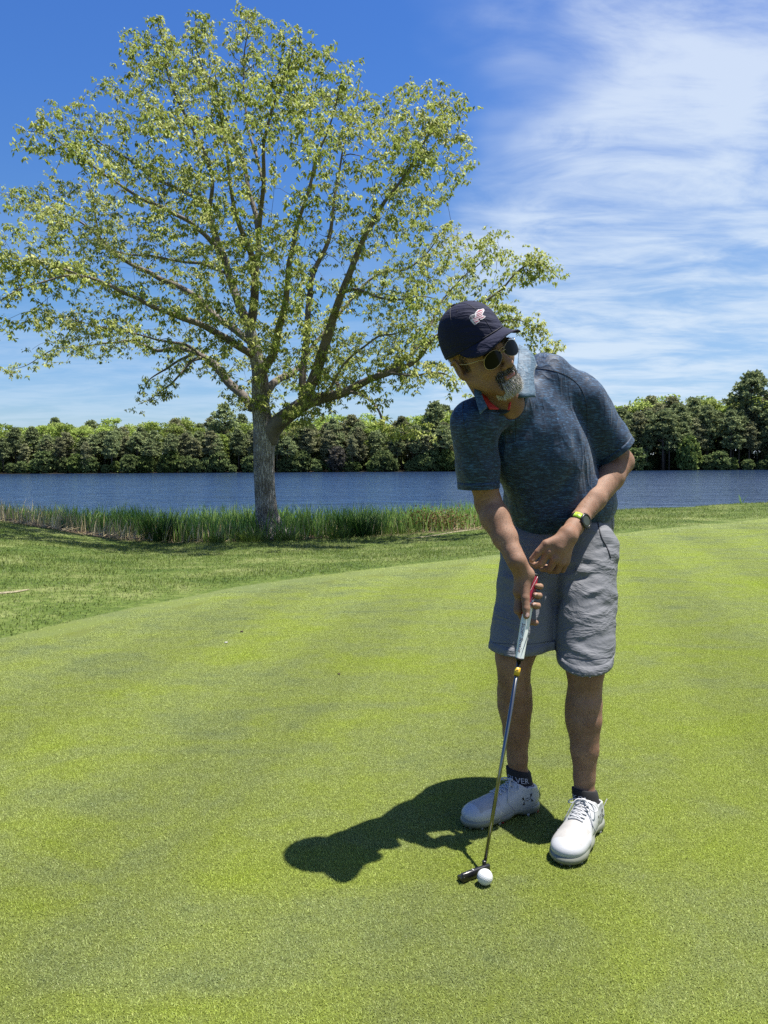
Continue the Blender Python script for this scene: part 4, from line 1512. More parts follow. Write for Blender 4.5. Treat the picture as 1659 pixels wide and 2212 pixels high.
# ---- arms and hands
def arm_field(sh, el, wr, lo, hi, h=0.0026):
    Fd = Field(lo, hi, h)
    sh, el, wr = Vector(sh), Vector(el), Vector(wr)
    Fd.chain([sh, lerp(sh, el, 0.35), lerp(sh, el, 0.75), el], [0.040, 0.043, 0.041, 0.041], 0.01)
    Fd.chain([el, lerp(el, wr, 0.25), lerp(el, wr, 0.6), lerp(el, wr, 0.88), wr], [0.041, 0.045, 0.037, 0.0275, 0.0265], 0.012)
    return Fd


# left arm: hangs in front of the shorts, hand loosely curled, thumb side to the left of the picture
lo = np.array([min(J[k][i] for k in ('sh_l', 'el_l', 'wr_l')) for i in range(3)]) - np.array([0.22, 0.10, 0.20])
hi = np.array([max(J[k][i] for k in ('sh_l', 'el_l', 'wr_l')) for i in range(3)]) + np.array([0.08, 0.10, 0.08])
FL = arm_field(J['sh_l'], J['el_l'], J['wr_l'], lo, hi)
wl = J['wr_l']
mcp = [P(1184, 1192, 2.315), P(1199, 1207, 2.315), P(1212, 1214, 2.328), P(1222, 1213, 2.345)]
FL.chain([wl, P(1226, 1158, 2.338), P(1206, 1182, 2.323)], [0.027, 0.029, 0.026], 0.012)
for q, r in zip(mcp, (0.0155, 0.0155, 0.0145, 0.0135)):
    FL.cone(P(1228, 1154, 2.343), q, 0.022, r, 0.010)
FL.ell(P(1205, 1184, 2.338), (0.030, 0.016, 0.030), None, 0.012)
pip = [P(1170, 1217, 2.325), P(1187, 1229, 2.331), P(1203, 1233, 2.345), P(1216, 1231, 2.363)]
dip = [P(1158, 1222, 2.345), P(1172, 1229, 2.359), P(1188, 1233, 2.375), P(1202, 1230, 2.389)]
tip = [P(1149, 1217, 2.358), P(1162, 1219, 2.377), P(1178, 1223, 2.393), P(1192, 1222, 2.405)]
for a_, b_, c_, d_, r in zip(mcp, pip, dip, tip, (0.0105, 0.0107, 0.0102, 0.0092)):
    FL.cone(a_, b_, r * 1.22, r, 0.004)
    FL.cone(b_, c_, r, r * 0.93, 0.0015)
    FL.cone(c_, d_, r * 0.93, r * 0.80, 0.0015)
FL.cone(P(1210, 1166, 2.325), P(1180, 1176, 2.315), 0.019, 0.0145, 0.010)
FL.cone(P(1180, 1176, 2.315), P(1163, 1193, 2.315), 0.0140, 0.0118, 0.003)
FL.cone(P(1163, 1193, 2.315), P(1149, 1209, 2.323), 0.0116, 0.0098, 0.0015)
av_l, af_l = FL.mesh()

# right arm: straight down, hand closed round the grip, thumb along it
GT, GB = P(1151, 1243, 2.295), P(1122, 1423, 2.232)      # grip top and lower end
SH = P(1046, 1868, 2.075)                                 # where the shaft meets the head
gax = (GB - GT).normalized()


def gp(y, rr=0.0, bb=0.0):
    """point beside the grip at picture height y; rr to the right, bb away from the camera"""
    t = (y - 1243) / 180.0
    rgt = (gax.cross(Vector((0, 1, 0)))).normalized()
    if rgt.x < 0:
        rgt = -rgt
    bk = rgt.cross(gax)
    if bk.y < 0:
        bk = -bk
    return lerp(GT, GB, t) + rgt * rr + bk * bb


lo = np.array([min(J[k][i] for k in ('sh_r', 'el_r', 'wr_r')) for i in range(3)]) - np.array([0.10, 0.12, 0.25])
hi = np.array([max(J[k][i] for k in ('sh_r', 'el_r', 'wr_r')) for i in range(3)]) + np.array([0.12, 0.10, 0.08])
FR = arm_field(J['sh_r'], J['el_r'], J['wr_r'], lo, hi)
wr = J['wr_r']
FR.chain([wr, gp(1252, -0.027, 0.000), gp(1282, -0.030, 0.002)], [0.026, 0.025, 0.022], 0.012)
FR.chain([wr, gp(1245, -0.020, -0.010), gp(1268, -0.022, -0.012)], [0.024, 0.021, 0.017], 0.010)      # ball of the thumb
FR.chain([gp(1250, -0.026, 0.018), gp(1322, -0.024, 0.012)], [0.016, 0.014], 0.010)                     # knuckle edge
FR.chain([gp(1262, -0.022, -0.014), gp(1296, -0.016, -0.021), gp(1318, -0.009, -0.024), gp(1333, -0.0055, -0.0245)], [0.0155, 0.0125, 0.0112, 0.0098], 0.004)
for yy, up, r, op_ in ((1258, 5, 0.0098, 0), (1279, 4, 0.0110, 0), (1302, 3, 0.0112, 0)):
    a_, b_, c_, d_ = gp(yy - 6, -0.024, 0.018), gp(yy - 2, 0.008, 0.028), gp(yy + up, 0.0275, 0.013), gp(yy + up * 1.6, 0.0125, -0.0200)
    FR.cone(a_, b_, r * 1.25, r * 1.08, 0.003)
    FR.cone(b_, c_, r * 1.06, r, 0.0015)
    FR.cone(c_, gp(yy + up * 1.2, 0.0262, -0.006), r, r * 0.95, 0.001)
    FR.cone(gp(yy + up * 1.2, 0.0262, -0.006), d_, r * 0.95, r * 0.80, 0.001)
a_, b_, c_, d_ = gp(1316, -0.024, 0.014), gp(1334, -0.004, 0.026), gp(1341, 0.016, 0.023), gp(1341, 0.034, 0.012)
FR.cone(a_, b_, 0.0135, 0.0112, 0.004)
FR.cone(b_, c_, 0.0112, 0.0102, 0.002)
FR.cone(c_, d_, 0.0102, 0.0086, 0.001)
av_r, af_r = FR.mesh()

# ---- legs
def leg(hip, kn, an, heel, out_):
    hip, kn, an = Vector(hip), Vector(kn), Vector(an)
    lo = [min(hip[i], kn[i], an[i]) - 0.13 for i in range(3)]
    hi = [max(hip[i], kn[i], an[i]) + 0.13 for i in range(3)]
    lo[2] = max(lo[2], 0.03)
    hi[2] = kn.z + 0.25
    Fd = Field(lo, hi, 0.0035)
    top = lerp(kn, hip, 0.45)
    Fd.chain([top, lerp(kn, top, 0.3), kn + Vector((0, 0, 0.03))], [0.068, 0.062, 0.055], 0.02)
    fwd = Vector((0, -1, 0))
    Fd.cone(kn + Vector((0, 0, 0.035)), kn + Vector((0, 0, -0.03)), 0.054, 0.050, 0.02)
    Fd.ell(kn + fwd * 0.026 + Vector((0, 0, 0.0)), (0.030, 0.030, 0.034), None, 0.02)
    Fd.ell(kn + fwd * 0.024 + Vector((0, 0, -0.058)), (0.018, 0.020, 0.020), None, 0.02)
    m1, m2, m3 = lerp(kn, an, 0.22), lerp(kn, an, 0.36), lerp(kn, an, 0.62)
    Fd.chain([kn, m1, m2, m3, lerp(kn, an, 0.86), an], [0.048, 0.050, 0.050, 0.042, 0.032, 0.031], 0.012)
    Fd.ell(m1 + Vector((out_ * 0.004, 0.024, -0.02)), (0.044, 0.040, 0.095), None, 0.025)          # calf
    Fd.ell(m1 + Vector((-out_ * 0.018, 0.020, -0.035)), (0.034, 0.034, 0.085), None, 0.025)
    Fd.cone(m1 + fwd * 0.026, lerp(kn, an, 0.8) + fwd * 0.008, 0.020, 0.018, 0.02)                   # shin
    for s in (-1, 1):
        Fd.ell(an + Vector((0.026 * s, 0.004, -0.012)), (0.010, 0.013, 0.013), None, 0.010)
    Fd.cone(an, Vector(heel) + Vector((0, 0, 0.060)), 0.031, 0.030, 0.01)
    return Fd.mesh()


H_L, T_L = Vector((0.664, 2.375, 0)), Vector((0.492, 2.105, 0))
H_R, T_R = Vector((0.498, 2.475, 0)), Vector((0.240, 2.345, 0))
lv_l, lf_l = leg(J['hip_l'], J['kn_l'], J['an_l'], lerp(H_L, T_L, 0.12), 1)
lv_r, lf_r = leg(J['hip_r'], J['kn_r'], J['an_r'], lerp(H_R, T_R, 0.12), -1)

# hidden torso that joins the limbs
FT = Field((0.10, 2.05, 0.75), (0.90, 2.85, 1.50), 0.008)
tb0, tb1 = J['neck'] + Vector((0.02, 0.05, -0.03)), lerp(J['neck'], J['hipc'], 0.4) + Vector((0, 0.05, 0))
FT.cone(tb0, tb1, 0.045, 0.065, 0.03)
FT.cone(tb1, J['hipc'], 0.065, 0.08, 0.03)
FT.cone(J['neck'], tb0, 0.045, 0.045, 0.02)
FT.cone(tb0, J['sh_l'], 0.04, 0.04, 0.03)
FT.cone(tb0, J['sh_r'], 0.035, 0.04, 0.03)
FT.cone(J['hipc'], J['hip_l'], 0.09, 0.08, 0.03)
FT.cone(J['hipc'], J['hip_r'], 0.09, 0.08, 0.03)
tv_, tf_ = FT.mesh()
bv, bf = merge([(hv, hf), (av_l, af_l), (av_r, af_r), (lv_l, lf_l), (lv_r, lf_r), (tv_, tf_)])
m_lip = simple_mat('lips', (0.40, 0.15, 0.125), 0.45, var=0.15, vscale=60, sss=0.1)
m_nail = simple_mat('finger_nail', (0.62, 0.40, 0.33), 0.3, sss=0.1)
body = mk('body', bv, bf, [m_skin, m_lip], person)
# lips get their own colour
loc = (hv - np.array(HC)) @ HM / HS
lipm = (np.abs(loc[:, 0]) < 0.021 - 0.5 * np.abs(loc[:, 2] + 0.071)) & (loc[:, 1] > 0.078) & (loc[:, 2] < -0.0640) & (loc[:, 2] > -0.0815)
fi = np.zeros(len(body.data.polygons), dtype=np.int32)
nhead = len(hf)
fi[:nhead][lipm[hf].all(1)] = 1
body.data.polygons.foreach_set('material_index', fi)
head_bvh = BVHTree.FromPolygons([Vector(p) for p in hv], [tuple(int(i) for i in q) for q in hf])
armr_bvh = BVHTree.FromPolygons([Vector(p) for p in av_r], [tuple(int(i) for i in q) for q in af_r])
arml_bvh = BVHTree.FromPolygons([Vector(p) for p in av_l], [tuple(int(i) for i in q) for q in af_l])

# nails where the photograph shows them
def nail(c, tipdir, nrm, w, l):
    tipdir, nrm = Vector(tipdir).normalized(), Vector(nrm).normalized()
    s = tipdir.cross(nrm).normalized()
    nrm = s.cross(tipdir)
    v, f = [], []
    for i in range(5):
        for j in range(5):
            a, b = (i / 4 - 0.5) * 2, (j / 4 - 0.5) * 2
            sc = 1 - 0.25 * abs(b) ** 3
            v.append(Vector(c) + s * (a * w * sc) + tipdir * (b * l * (1 - 0.12 * a * a)) - nrm * (a * a * w * 0.45))
    for i in range(4):
        for j in range(4):
            k_ = i * 5 + j
            f.append((k_, k_ + 5, k_ + 6, k_ + 1))
    return v, f


VIEW = Vector((0, -1, 0.05))
nl = [(gp(1331, -0.0055, -0.0350), gax, -Vector((0, 1, 0)), 0.0058, 0.0065),
      (P(1152, 1209, 2.3115), P(1149, 1211, 2.323) - P(1163, 1193, 2.315), VIEW, 0.0052, 0.0060),
      (gp(1285.0, 0.0130, -0.0290), Vector((-1, -0.25, -0.15)), VIEW, 0.0046, 0.0050),
      (gp(1306.5, 0.0130, -0.0290), Vector((-1, -0.25, -0.15)), VIEW, 0.0047, 0.0052)]
for a_ in nl:
    v_, f_ = nail(*a_)
    mk('finger_nail', v_, f_, m_nail, person)


# ------------------------------------------------------------------ shirt
def fold(g, a, b, wid, dep, sharp=1.0):
    """a soft groove (negative dep: ridge) along the segment a-b"""
    a, b = np.array(a, dtype=float), np.array(b, dtype=float)
    ab = b - a
    t = np.clip(((g - a) @ ab) / (ab @ ab), 0, 1)
    d = np.linalg.norm(g - a - t[:, None] * ab, axis=1)
    return dep * np.exp(-(d / wid) ** 2) * np.sin(pi * np.clip(t, 0.02, 0.98)) ** 0.5


latv = (J['sh_l'] - J['sh_r']).normalized()
upv = ((J['sh_l'] + J['sh_r']) / 2 - J['hipc']).normalized()
upv = (upv - latv * upv.dot(latv)).normalized()
frv = latv.cross(upv).normalized()
if frv.y > 0:
    frv = -frv
TM = np.array([list(latv), list(frv), list(upv)]).T
shm = (J['sh_l'] + J['sh_r']) / 2
FS = Field((0.08, 1.98, 0.84), (1.00, 2.90, 1.62), 0.0050)
sl_l = P(1313, 950, 2.575)
FS.chain([J['sh_l'], sl_l], [0.072, 0.071], 0.025)
FS.cone(sl_l, P(1354, 1012, 2.60), 0.070, 0.072, 0.01)
sl_r = P(1031, 1005, 2.352)
FS.chain([J['sh_r'], sl_r], [0.064, 0.065], 0.025)
FS.cone(sl_r, P(1036, 1100, 2.40), 0.065, 0.064, 0.01)


def cut_box(Fd, c, nrm, rad, depth):
    """remove what lies beyond the hem plane inside a capsule along the normal"""
    c, nrm = np.array(c), np.array(Vector(nrm).normalized())
    pad = rad + depth
    sl, g = Fd.region(c - pad, c + pad)
    q = g - c
    hgt = q @ nrm
    r = np.linalg.norm(q - hgt[..., None] * nrm, axis=-1)
    d = np.maximum(np.maximum(-hgt, r - rad), hgt - depth)
    Fd._apply(sl, d.astype(np.float32), 0.0, 'sub')


nl_ = Vector((0.62, 0.06, -0.78))
hem_l = P(1331, 976, 2.588)
cut_box(FS, hem_l, nl_, 0.12, 0.22)
FS.cone(hem_l + nl_ * 0.02, lerp(hem_l, sl_l, 0.9), 0.0635, 0.058, 0.0, 'sub')
nr_ = Vector((0.03, 0.05, -1.0))
hem_r = P(1033, 1054, 2.375)
cut_box(FS, hem_r, nr_, 0.12, 0.22)
FS.cone(hem_r + nr_ * 0.02, hem_r - nr_ * 0.02, 0.0545, 0.050, 0.0, 'sub')
FS.ell(lerp(shm, J['hipc'], 0.26) + Vector((0, 0.0, -0.006)), (0.176, 0.106, 0.160), TM, 0.0)
FS.ell(lerp(shm, J['hipc'], 0.58) + frv * 0.018, (0.158, 0.128, 0.200), TM, 0.05)
FS.ell(P(1212, 1090, 2.575), (0.182, 0.135, 0.125), None, 0.05)
FS.cone(J['neck'] + Vector((0.01, 0.06, 0.006)), J['sh_l'] + Vector((-0.02, 0.03, 0.014)), 0.068, 0.062, 0.04)
FS.cone(J['neck'] + Vector((-0.005, 0.02, -0.01)), J['sh_r'] + Vector((0.02, 0, 0.012)), 0.068, 0.056, 0.05)
FS.cone(P(1180, 820, 2.50), P(1240, 900, 2.60), 0.085, 0.10, 0.05)          # upper back


def shirt_folds(g):
    r = np.zeros(len(g))
    r += 0.0050 * vnoise(g @ TM * np.array([1.0, 1.0, 0.45]), 15, 3)
    r += 0.0030 * vnoise(g @ TM * np.array([1.0, 1.0, 0.5]), 32, 5)
    for a_, b_, w_, d_ in (
            ((1240, 880, 2.380), (1268, 1010, 2.380), 0.012, 0.012), ((1218, 900, 2.350), (1262, 1060, 2.350), 0.010, 0.008), ((1262, 850, 2.410), (1300, 960, 2.410), 0.009, -0.006),
            ((1285, 850, 2.410), (1318, 960, 2.410), 0.008, 0.007), ((1010, 870, 2.220), (1060, 1000, 2.270), 0.012, 0.010), ((1000, 880, 2.220), (1020, 990, 2.250), 0.009, 0.006),
            ((1060, 960, 2.270), (1092, 1090, 2.350), 0.012, 0.009), ((1250, 1010, 2.400), (1160, 1120, 2.410), 0.014, 0.007), ((1240, 1050, 2.420), (1150, 1150, 2.470), 0.011, -0.005),
            ((1160, 775, 2.450), (1240, 800, 2.450), 0.008, 0.005), ((1100, 1010, 2.300), (1180, 1030, 2.300), 0.02, 0.004), ((1090, 1060, 2.350), (1170, 1100, 2.380), 0.016, 0.005),
            ((1200, 920, 2.330), (1215, 1010, 2.350), 0.016, -0.005), ((1300, 880, 2.430), (1345, 950, 2.450), 0.010, 0.006), ((1315, 1060, 2.550), (1200, 1140, 2.500), 0.012, 0.006)):
        r += fold(g, P(*a_), P(*b_), w_ * 1.3, d_ * 1.35)
    return r


FS.warp(shirt_folds)


# neck opening and waist hem
FS.cone(J['neck'] + Vector((-0.006, -0.012, 0.0)), hl(0, 0.0, -0.05), 0.058, 0.080, 0.008, 'sub')
FS.cone(P(1074, 866, 2.24), P(1078, 850, 2.22), 0.028, 0.036, 0.006, 'sub')
cut_box(FS, P(1215, 1142, 2.53), Vector((0.16, 0.08, -1.0)), 0.30, 0.2)
sv, sf = FS.mesh()
sv = relax(sv, sf, 1)
shirt = mk('polo_shirt', sv, sf, [m_shirt, m_sleeve], person)
# sleeves use the turned knit
ctr = sv[sf].mean(1)
d_l = (ctr - np.array(J['sh_l'])) @ np.array((hem_l - J['sh_l']).normalized())
lat = (ctr - np.array(J['sh_l'])) @ np.array([0.93, 0.1, 0.35])
fi = ((d_l > -0.05) & (lat > -0.035) & (np.linalg.norm(ctr - np.array(lerp(J['sh_l'], sl_l, 0.5)), axis=1) < 0.17)).astype(np.int32)
shirt.data.polygons.foreach_set('material_index', fi)
shirt_bvh = BVHTree.FromPolygons([Vector(p) for p in sv], [tuple(int(i) for i in q) for q in sf])


def hem_band(bvh, c, nrm, start, height, mat, parent, name, K=120, smooth_n=3, proud=0.0007):
    """a folded hem round a sleeve or trouser end, laid over the cloth it belongs to"""
    c, nrm = Vector(c), Vector(nrm).normalized()
    u = nrm.cross(Vector((0, 1, 0))).normalized()
    w_ = nrm.cross(u)
    rows = []
    for lv in (0.0035, 0.010, height * 0.6, height):
        rad = []
        o = c - nrm * lv
        for k in range(K):
            a = 2 * pi * k / K
            d = u * cos(a) + w_ * sin(a)
            h_, n_, i_, t_ = bvh.ray_cast(o + d * start, -d)
            rad.append((h_ - o).length if h_ is not None and t_ < start * 0.9 else None)
        good = [q for q in rad if q is not None]
        med = sorted(good)[len(good) // 2]
        rad = np.array([q if q is not None else med for q in rad])
        for _ in range(smooth_n):
            rad = (np.roll(rad, 1) + rad * 2 + np.roll(rad, -1)) / 4
        rows.append((lv, rad))
    rows[0] = (0.0, rows[0][1] * 0.35 + rows[1][1] * 0.65)
    prof_ = [(height, -0.0005, 3), (height, proud, 3), (height * 0.6, proud, 2), (0.010, proud, 1), (0.0, proud, 0), (-0.0015, 0.0, 0), (0.0, -0.004, 0), (0.012, -0.006, 1)]
    v, f = [], []
    for lv, off, ri in prof_:
        for k in range(K):
            a = 2 * pi * k / K
            v.append(c - nrm * lv + (u * cos(a) + w_ * sin(a)) * (rows[ri][1][k] + off))
    for i in range(len(prof_) - 1):
        for k in range(K):
            a, b = i * K + k, i * K + (k + 1) % K
            f.append((a, b, b + K, a + K))
    return mk(name, v, f, mat, parent, smooth=False)


hem_band(shirt_bvh, hem_l, nl_, 0.095, 0.020, m_sleeve, shirt, 'sleeve_hem')
hem_band(shirt_bvh, hem_r, nr_, 0.085, 0.020, m_shirt, shirt, 'sleeve_hem')
EYE = Vector((0, 0, CAM_H))


def on(bvh, x, y, off=0.001, fallback=2.35):
    """the point of a surface seen at picture place x, y, lifted by off"""
    d = (P(x, y, 3.0) - EYE).normalized()
    h_, n_, i_, t_ = bvh.ray_cast(EYE, d)
    if h_ is None:
        return P(x, y, fallback) if fallback is not None else None
    if n_.dot(d) > 0:
        n_ = -n_
    return h_ + n_ * off


def seam(bvh, pix, r=0.0011, off=0.0006, n=40, fb=2.4):
    pts = smooth_path([(x, y, 0) for x, y in pix], n)
    q = [on(bvh, p[0], p[1], off, None) for p in pts]
    q = [a for a in q if a is not None]
    keep_ = [q[0]]
    for a in q[1:]:
        if (a - keep_[-1]).length < 0.06:
            keep_.append(a)
    return tube(keep_, r, 5)


v_, f_ = seam(shirt_bvh, [(1153, 795), (1190, 800), (1225, 812), (1252, 835), (1266, 870), (1268, 930), (1262, 980)], 0.0008)
v2, f2 = seam(shirt_bvh, [(1030, 835), (1005, 860), (1000, 900), (1012, 950), (1040, 1005)], 0.0008)
v_, f_ = merge([(v_, f_), (v2, f2)])
mk('shoulder_seam', v_, f_, m_thread, shirt)
# placket edge and buttons
v_, f_ = merge([seam(shirt_bvh, [(1086, 885), (1090, 915), (1093, 955)], 0.0010), seam(shirt_bvh, [(1113, 890), (1115, 920), (1114, 952)], 0.0010), seam(shirt_bvh, [(1093, 956), (1104, 957), (1114, 953)], 0.0010)])
mk('placket_seam', v_, f_, m_thread, shirt)


def disc(c, nrm, r, th, seg=16):
    nrm = Vector(nrm).normalized()
    u = nrm.cross(Vector((0.3, 0.9, 0.2))).normalized()
    w = nrm.cross(u)
    v, f = [], []
    for z, rr in ((0, r), (th, r), (th * 1.2, r * 0.75), (th * 0.8, r * 0.6)):
        for k in range(seg):
            a = 2 * pi * k / seg
            v.append(Vector(c) + nrm * z + (u * cos(a) + w * sin(a)) * rr)
    for i in range(3):
        for k in range(seg):
            a, b = i * seg + k, i * seg + (k + 1) % seg
            f.append((a, b, b + seg, a + seg))
    f.append(tuple(range(seg))[::-1])
    f.append(tuple(3 * seg + k for k in range(seg)))
    return v, f


for x, y in ((1096, 895), (1104, 932)):
    c = on(shirt_bvh, x, y, 0.0)
    v_, f_ = disc(c, frv + Vector((0, -0.3, 0)), 0.0060, 0.002)
    mk('button', v_, f_, m_button, shirt)


def patch(grid_pts, th):
    """a curved sheet with thickness from a small grid of control points (rows of world points)"""
    g = np.array([[list(q) for q in row] for row in grid_pts])
    R, C = 12, 16
    a = np.stack([smooth_path(g[:, j], R) for j in range(g.shape[1])], 1)
    g = np.stack([smooth_path(a[i], C) for i in range(R)], 0)
    du = np.gradient(g, axis=0)
    dv = np.gradient(g, axis=1)
    nn = np.cross(du, dv)
    nn /= np.linalg.norm(nn, axis=-1)[..., None] + 1e-9
    top, bot = g + nn * th / 2, g - nn * th / 2
    v = np.concatenate([top.reshape(-1, 3), bot.reshape(-1, 3)])
    f, o = [], R * C
    for i in range(R - 1):
        for j in range(C - 1):
            k_ = i * C + j
            f.append((k_, k_ + 1, k_ + C + 1, k_ + C))
            f.append((o + k_ + C, o + k_ + C + 1, o + k_ + 1, o + k_))
    ring = [j for j in range(C)] + [i * C + C - 1 for i in range(1, R)] + [(R - 1) * C + j for j in range(C - 2, -1, -1)] + [i * C for i in range(R - 2, 0, -1)]
    for a_, b_ in zip(ring, ring[1:] + ring[:1]):
        f.append((b_, a_, a_ + o, b_ + o))
    return v, f


# collar: the lit flap at his left, the shaded flap at his right, red inner band
lc = [[P(1121, 745, 2.410), P(1134, 752, 2.405), P(1149, 762, 2.400), P(1160, 790, 2.395)],
      [P(1117, 800, 2.325), P(1130, 803, 2.320), P(1143, 806, 2.328), P(1153, 808, 2.345)],
      [P(1113, 859, 2.272), P(1127, 859, 2.262), P(1142, 858, 2.268), P(1157, 857, 2.285)]]
v_, f_ = patch(lc, 0.0035)
collar = mk('collar', v_, f_, m_collar, shirt)
collar['label'] = 'sunlit left collar flap'
rc = [[P(1026, 822, 2.300), P(1032, 826, 2.285), P(1038, 833, 2.272)],
      [P(1025, 850, 2.255), P(1033, 852, 2.245), P(1042, 856, 2.242)],
      [P(1037, 895, 2.215), P(1043, 888, 2.215), P(1053, 880, 2.222)]]
v_, f_ = patch(rc, 0.0035)
col2 = mk('collar', v_, f_, m_collar, shirt)
col2['label'] = 'shaded right collar flap'
rb = [[P(1028, 818, 2.320), P(1033, 828, 2.295), P(1044, 862, 2.255), P(1058, 884, 2.242)],
      [P(1036, 822, 2.325), P(1043, 838, 2.300), P(1057, 866, 2.265), P(1078, 884, 2.246)]]
v_, f_ = patch(rb, 0.003)
mk('collar_band', v_, f_, m_red, shirt)
rb = [[P(1117, 838, 2.320), P(1113, 850, 2.290), P(1104, 868, 2.260), P(1101, 884, 2.245)],
      [P(1108, 842, 2.325), P(1107, 855, 2.295), P(1100, 870, 2.265), P(1097, 886, 2.250)]]
v_, f_ = patch(rb, 0.003)
mk('collar_band', v_, f_, m_red, shirt)
tp = [[P(1040, 850, 2.320), P(1070, 872, 2.300), P(1100, 862, 2.310), P(1118, 845, 2.340)],
      [P(1050, 885, 2.285), P(1076, 896, 2.268), P(1098, 890, 2.272), P(1112, 875, 2.300)]]
v_, f_ = patch(tp, 0.003)
mk('undershirt', v_, f_, m_tee, person)

# ------------------------------------------------------------------ shorts
FP = Field((0.28, 2.15, 0.40), (0.98, 2.92, 1.10), 0.0045)
FP.ell(P(1207, 1125, 2.615), (0.186, 0.138, 0.13), None, 0.0)
FP.ell(P(1203, 1190, 2.625), (0.190, 0.140, 0.12), None, 0.04)
rl0, rl1 = P(1152, 1190, 2.565), P(1128, 1392, 2.448)
ll0, ll1 = P(1262, 1190, 2.530), P(1264, 1428, 2.355)
FP.cone(rl0, lerp(rl0, rl1, 1.25), 0.112, 0.102, 0.03)
cut_box(FP, rl1, Vector((0.06, 0.10, -1.0)), 0.24, 0.22)
FP.cone(ll0, lerp(ll0, ll1, 1.25), 0.112, 0.080, 0.012)


def short_folds(g):
    r = 0.0050 * vnoise(g * np.array([0.8, 0.8, 1.0]), 11, 8) + 0.0030 * vnoise(g @ np.array([[0.9, 0, 0.45], [0, 1, 0], [-0.45, 0, 0.9]]) * np.array([0.35, 0.6, 1.5]), 30, 9)
    for a_, b_, w_, d_ in (
            ((1205, 1235, 2.42), (1290, 1215, 2.40), 0.014, 0.008), ((1212, 1262, 2.40), (1318, 1232, 2.38), 0.012, 0.009), ((1250, 1290, 2.34), (1325, 1262, 2.36), 0.010, -0.008),
            ((1240, 1305, 2.33), (1325, 1280, 2.35), 0.010, 0.008), ((1255, 1340, 2.32), (1325, 1315, 2.34), 0.009, -0.006), ((1230, 1395, 2.30), (1320, 1370, 2.32), 0.010, 0.006),
            ((1285, 1190, 2.42), (1330, 1172, 2.44), 0.009, 0.007), ((1275, 1208, 2.42), (1325, 1195, 2.44), 0.008, -0.006), ((1200, 1230, 2.42), (1203, 1330, 2.42), 0.020, 0.016),
            ((1065, 1225, 2.48), (1110, 1240, 2.44), 0.012, 0.010), ((1190, 1240, 2.44), (1150, 1380, 2.42), 0.018, 0.009), ((1172, 1250, 2.42), (1172, 1390, 2.38), 0.014, -0.008),
            ((1075, 1290, 2.42), (1120, 1370, 2.40), 0.02, 0.005), ((1290, 1240, 2.36), (1325, 1225, 2.38), 0.007, 0.006), ((1300, 1330, 2.33), (1328, 1318, 2.34), 0.007, 0.006)):
        r += fold(g, P(*a_), P(*b_), w_ * 1.0, d_ * 0.85)
    return r


FP.warp(short_folds)
cut_box(FP, ll1, Vector((0.05, 0.22, -1.0)), 0.26, 0.22)
FP.cone(rl1 - Vector((0, 0, 0.02)), lerp(rl1, rl0, 0.25), 0.096, 0.088, 0.0, 'sub')
FP.cone(ll1 - Vector((0, 0, 0.02)), lerp(ll1, ll0, 0.25), 0.073, 0.070, 0.0, 'sub')
cut_box(FP, P(1210, 1085, 2.58), Vector((0, 0.0, 1.0)), 0.3, 0.1)
pv_, pf_ = FP.mesh()
pv_ = relax(pv_, pf_, 2)
shorts = mk('shorts', pv_, pf_, m_shorts, person)
shorts_bvh = BVHTree.FromPolygons([Vector(p) for p in pv_], [tuple(int(i) for i in q) for q in pf_])
v_, f_ = merge([seam(shorts_bvh, [(1322, 1100), (1322, 1130), (1324, 1160), (1322, 1200), (1320, 1260), (1317, 1330), (1311, 1390), (1308, 1428)], 0.0010)])
mk('side_seam', v_, f_, m_thread, shorts)
v_, f_ = merge([seam(shorts_bvh, [(1290, 1100), (1292, 1130), (1299, 1160), (1312, 1185), (1319, 1205)], 0.0022)])
mk('pocket_piping', v_, f_, m_shorts_dark, shorts)
hem_band(shorts_bvh, rl1, Vector((0.06, 0.10, -1.0)), 0.125, 0.026, m_shorts, shorts, 'leg_hem')
hem_band(shorts_bvh, ll1, Vector((0.05, 0.22, -1.0)), 0.110, 0.026, m_shorts, shorts, 'leg_hem')
v_, f_ = merge([seam(shorts_bvh, [(1222, 1418), (1250, 1423), (1280, 1424), (1319, 1420)], 0.0006), seam(shorts_bvh, [(1064, 1388), (1100, 1391), (1150, 1391), (1186, 1385)], 0.0006)])
mk('hem_stitching', v_, f_, m_thread, shorts)
# ------------------------------------------------------------------ cap
m_cap = cloth_mat('navy_cap_cloth', (0.008, 0.011, 0.040), 0.85)
m_capseam = simple_mat('cap_stitching', (0.006, 0.006, 0.012), 0.6)
m_white = simple_mat('white_embroidery', (0.72, 0.70, 0.72), 0.7)
m_redst = simple_mat('red_embroidery', (0.42, 0.035, 0.09), 0.7)
m_navyst = simple_mat('dark_embroidery', (0.02, 0.03, 0.05), 0.7)
cup = Matrix.Rotation(radians(10), 3, 'X')          # the cap sits a little low over the brow
CM = HM @ np.array(cup)
cax = [Vector(CM[:, i]) for i in range(3)]
CC = hl(0, -0.014, 0.047)


CSC = 1.025


def cl_(x, y, z):
    return CC + (cax[0] * x + cax[1] * y + cax[2] * z) * CSC


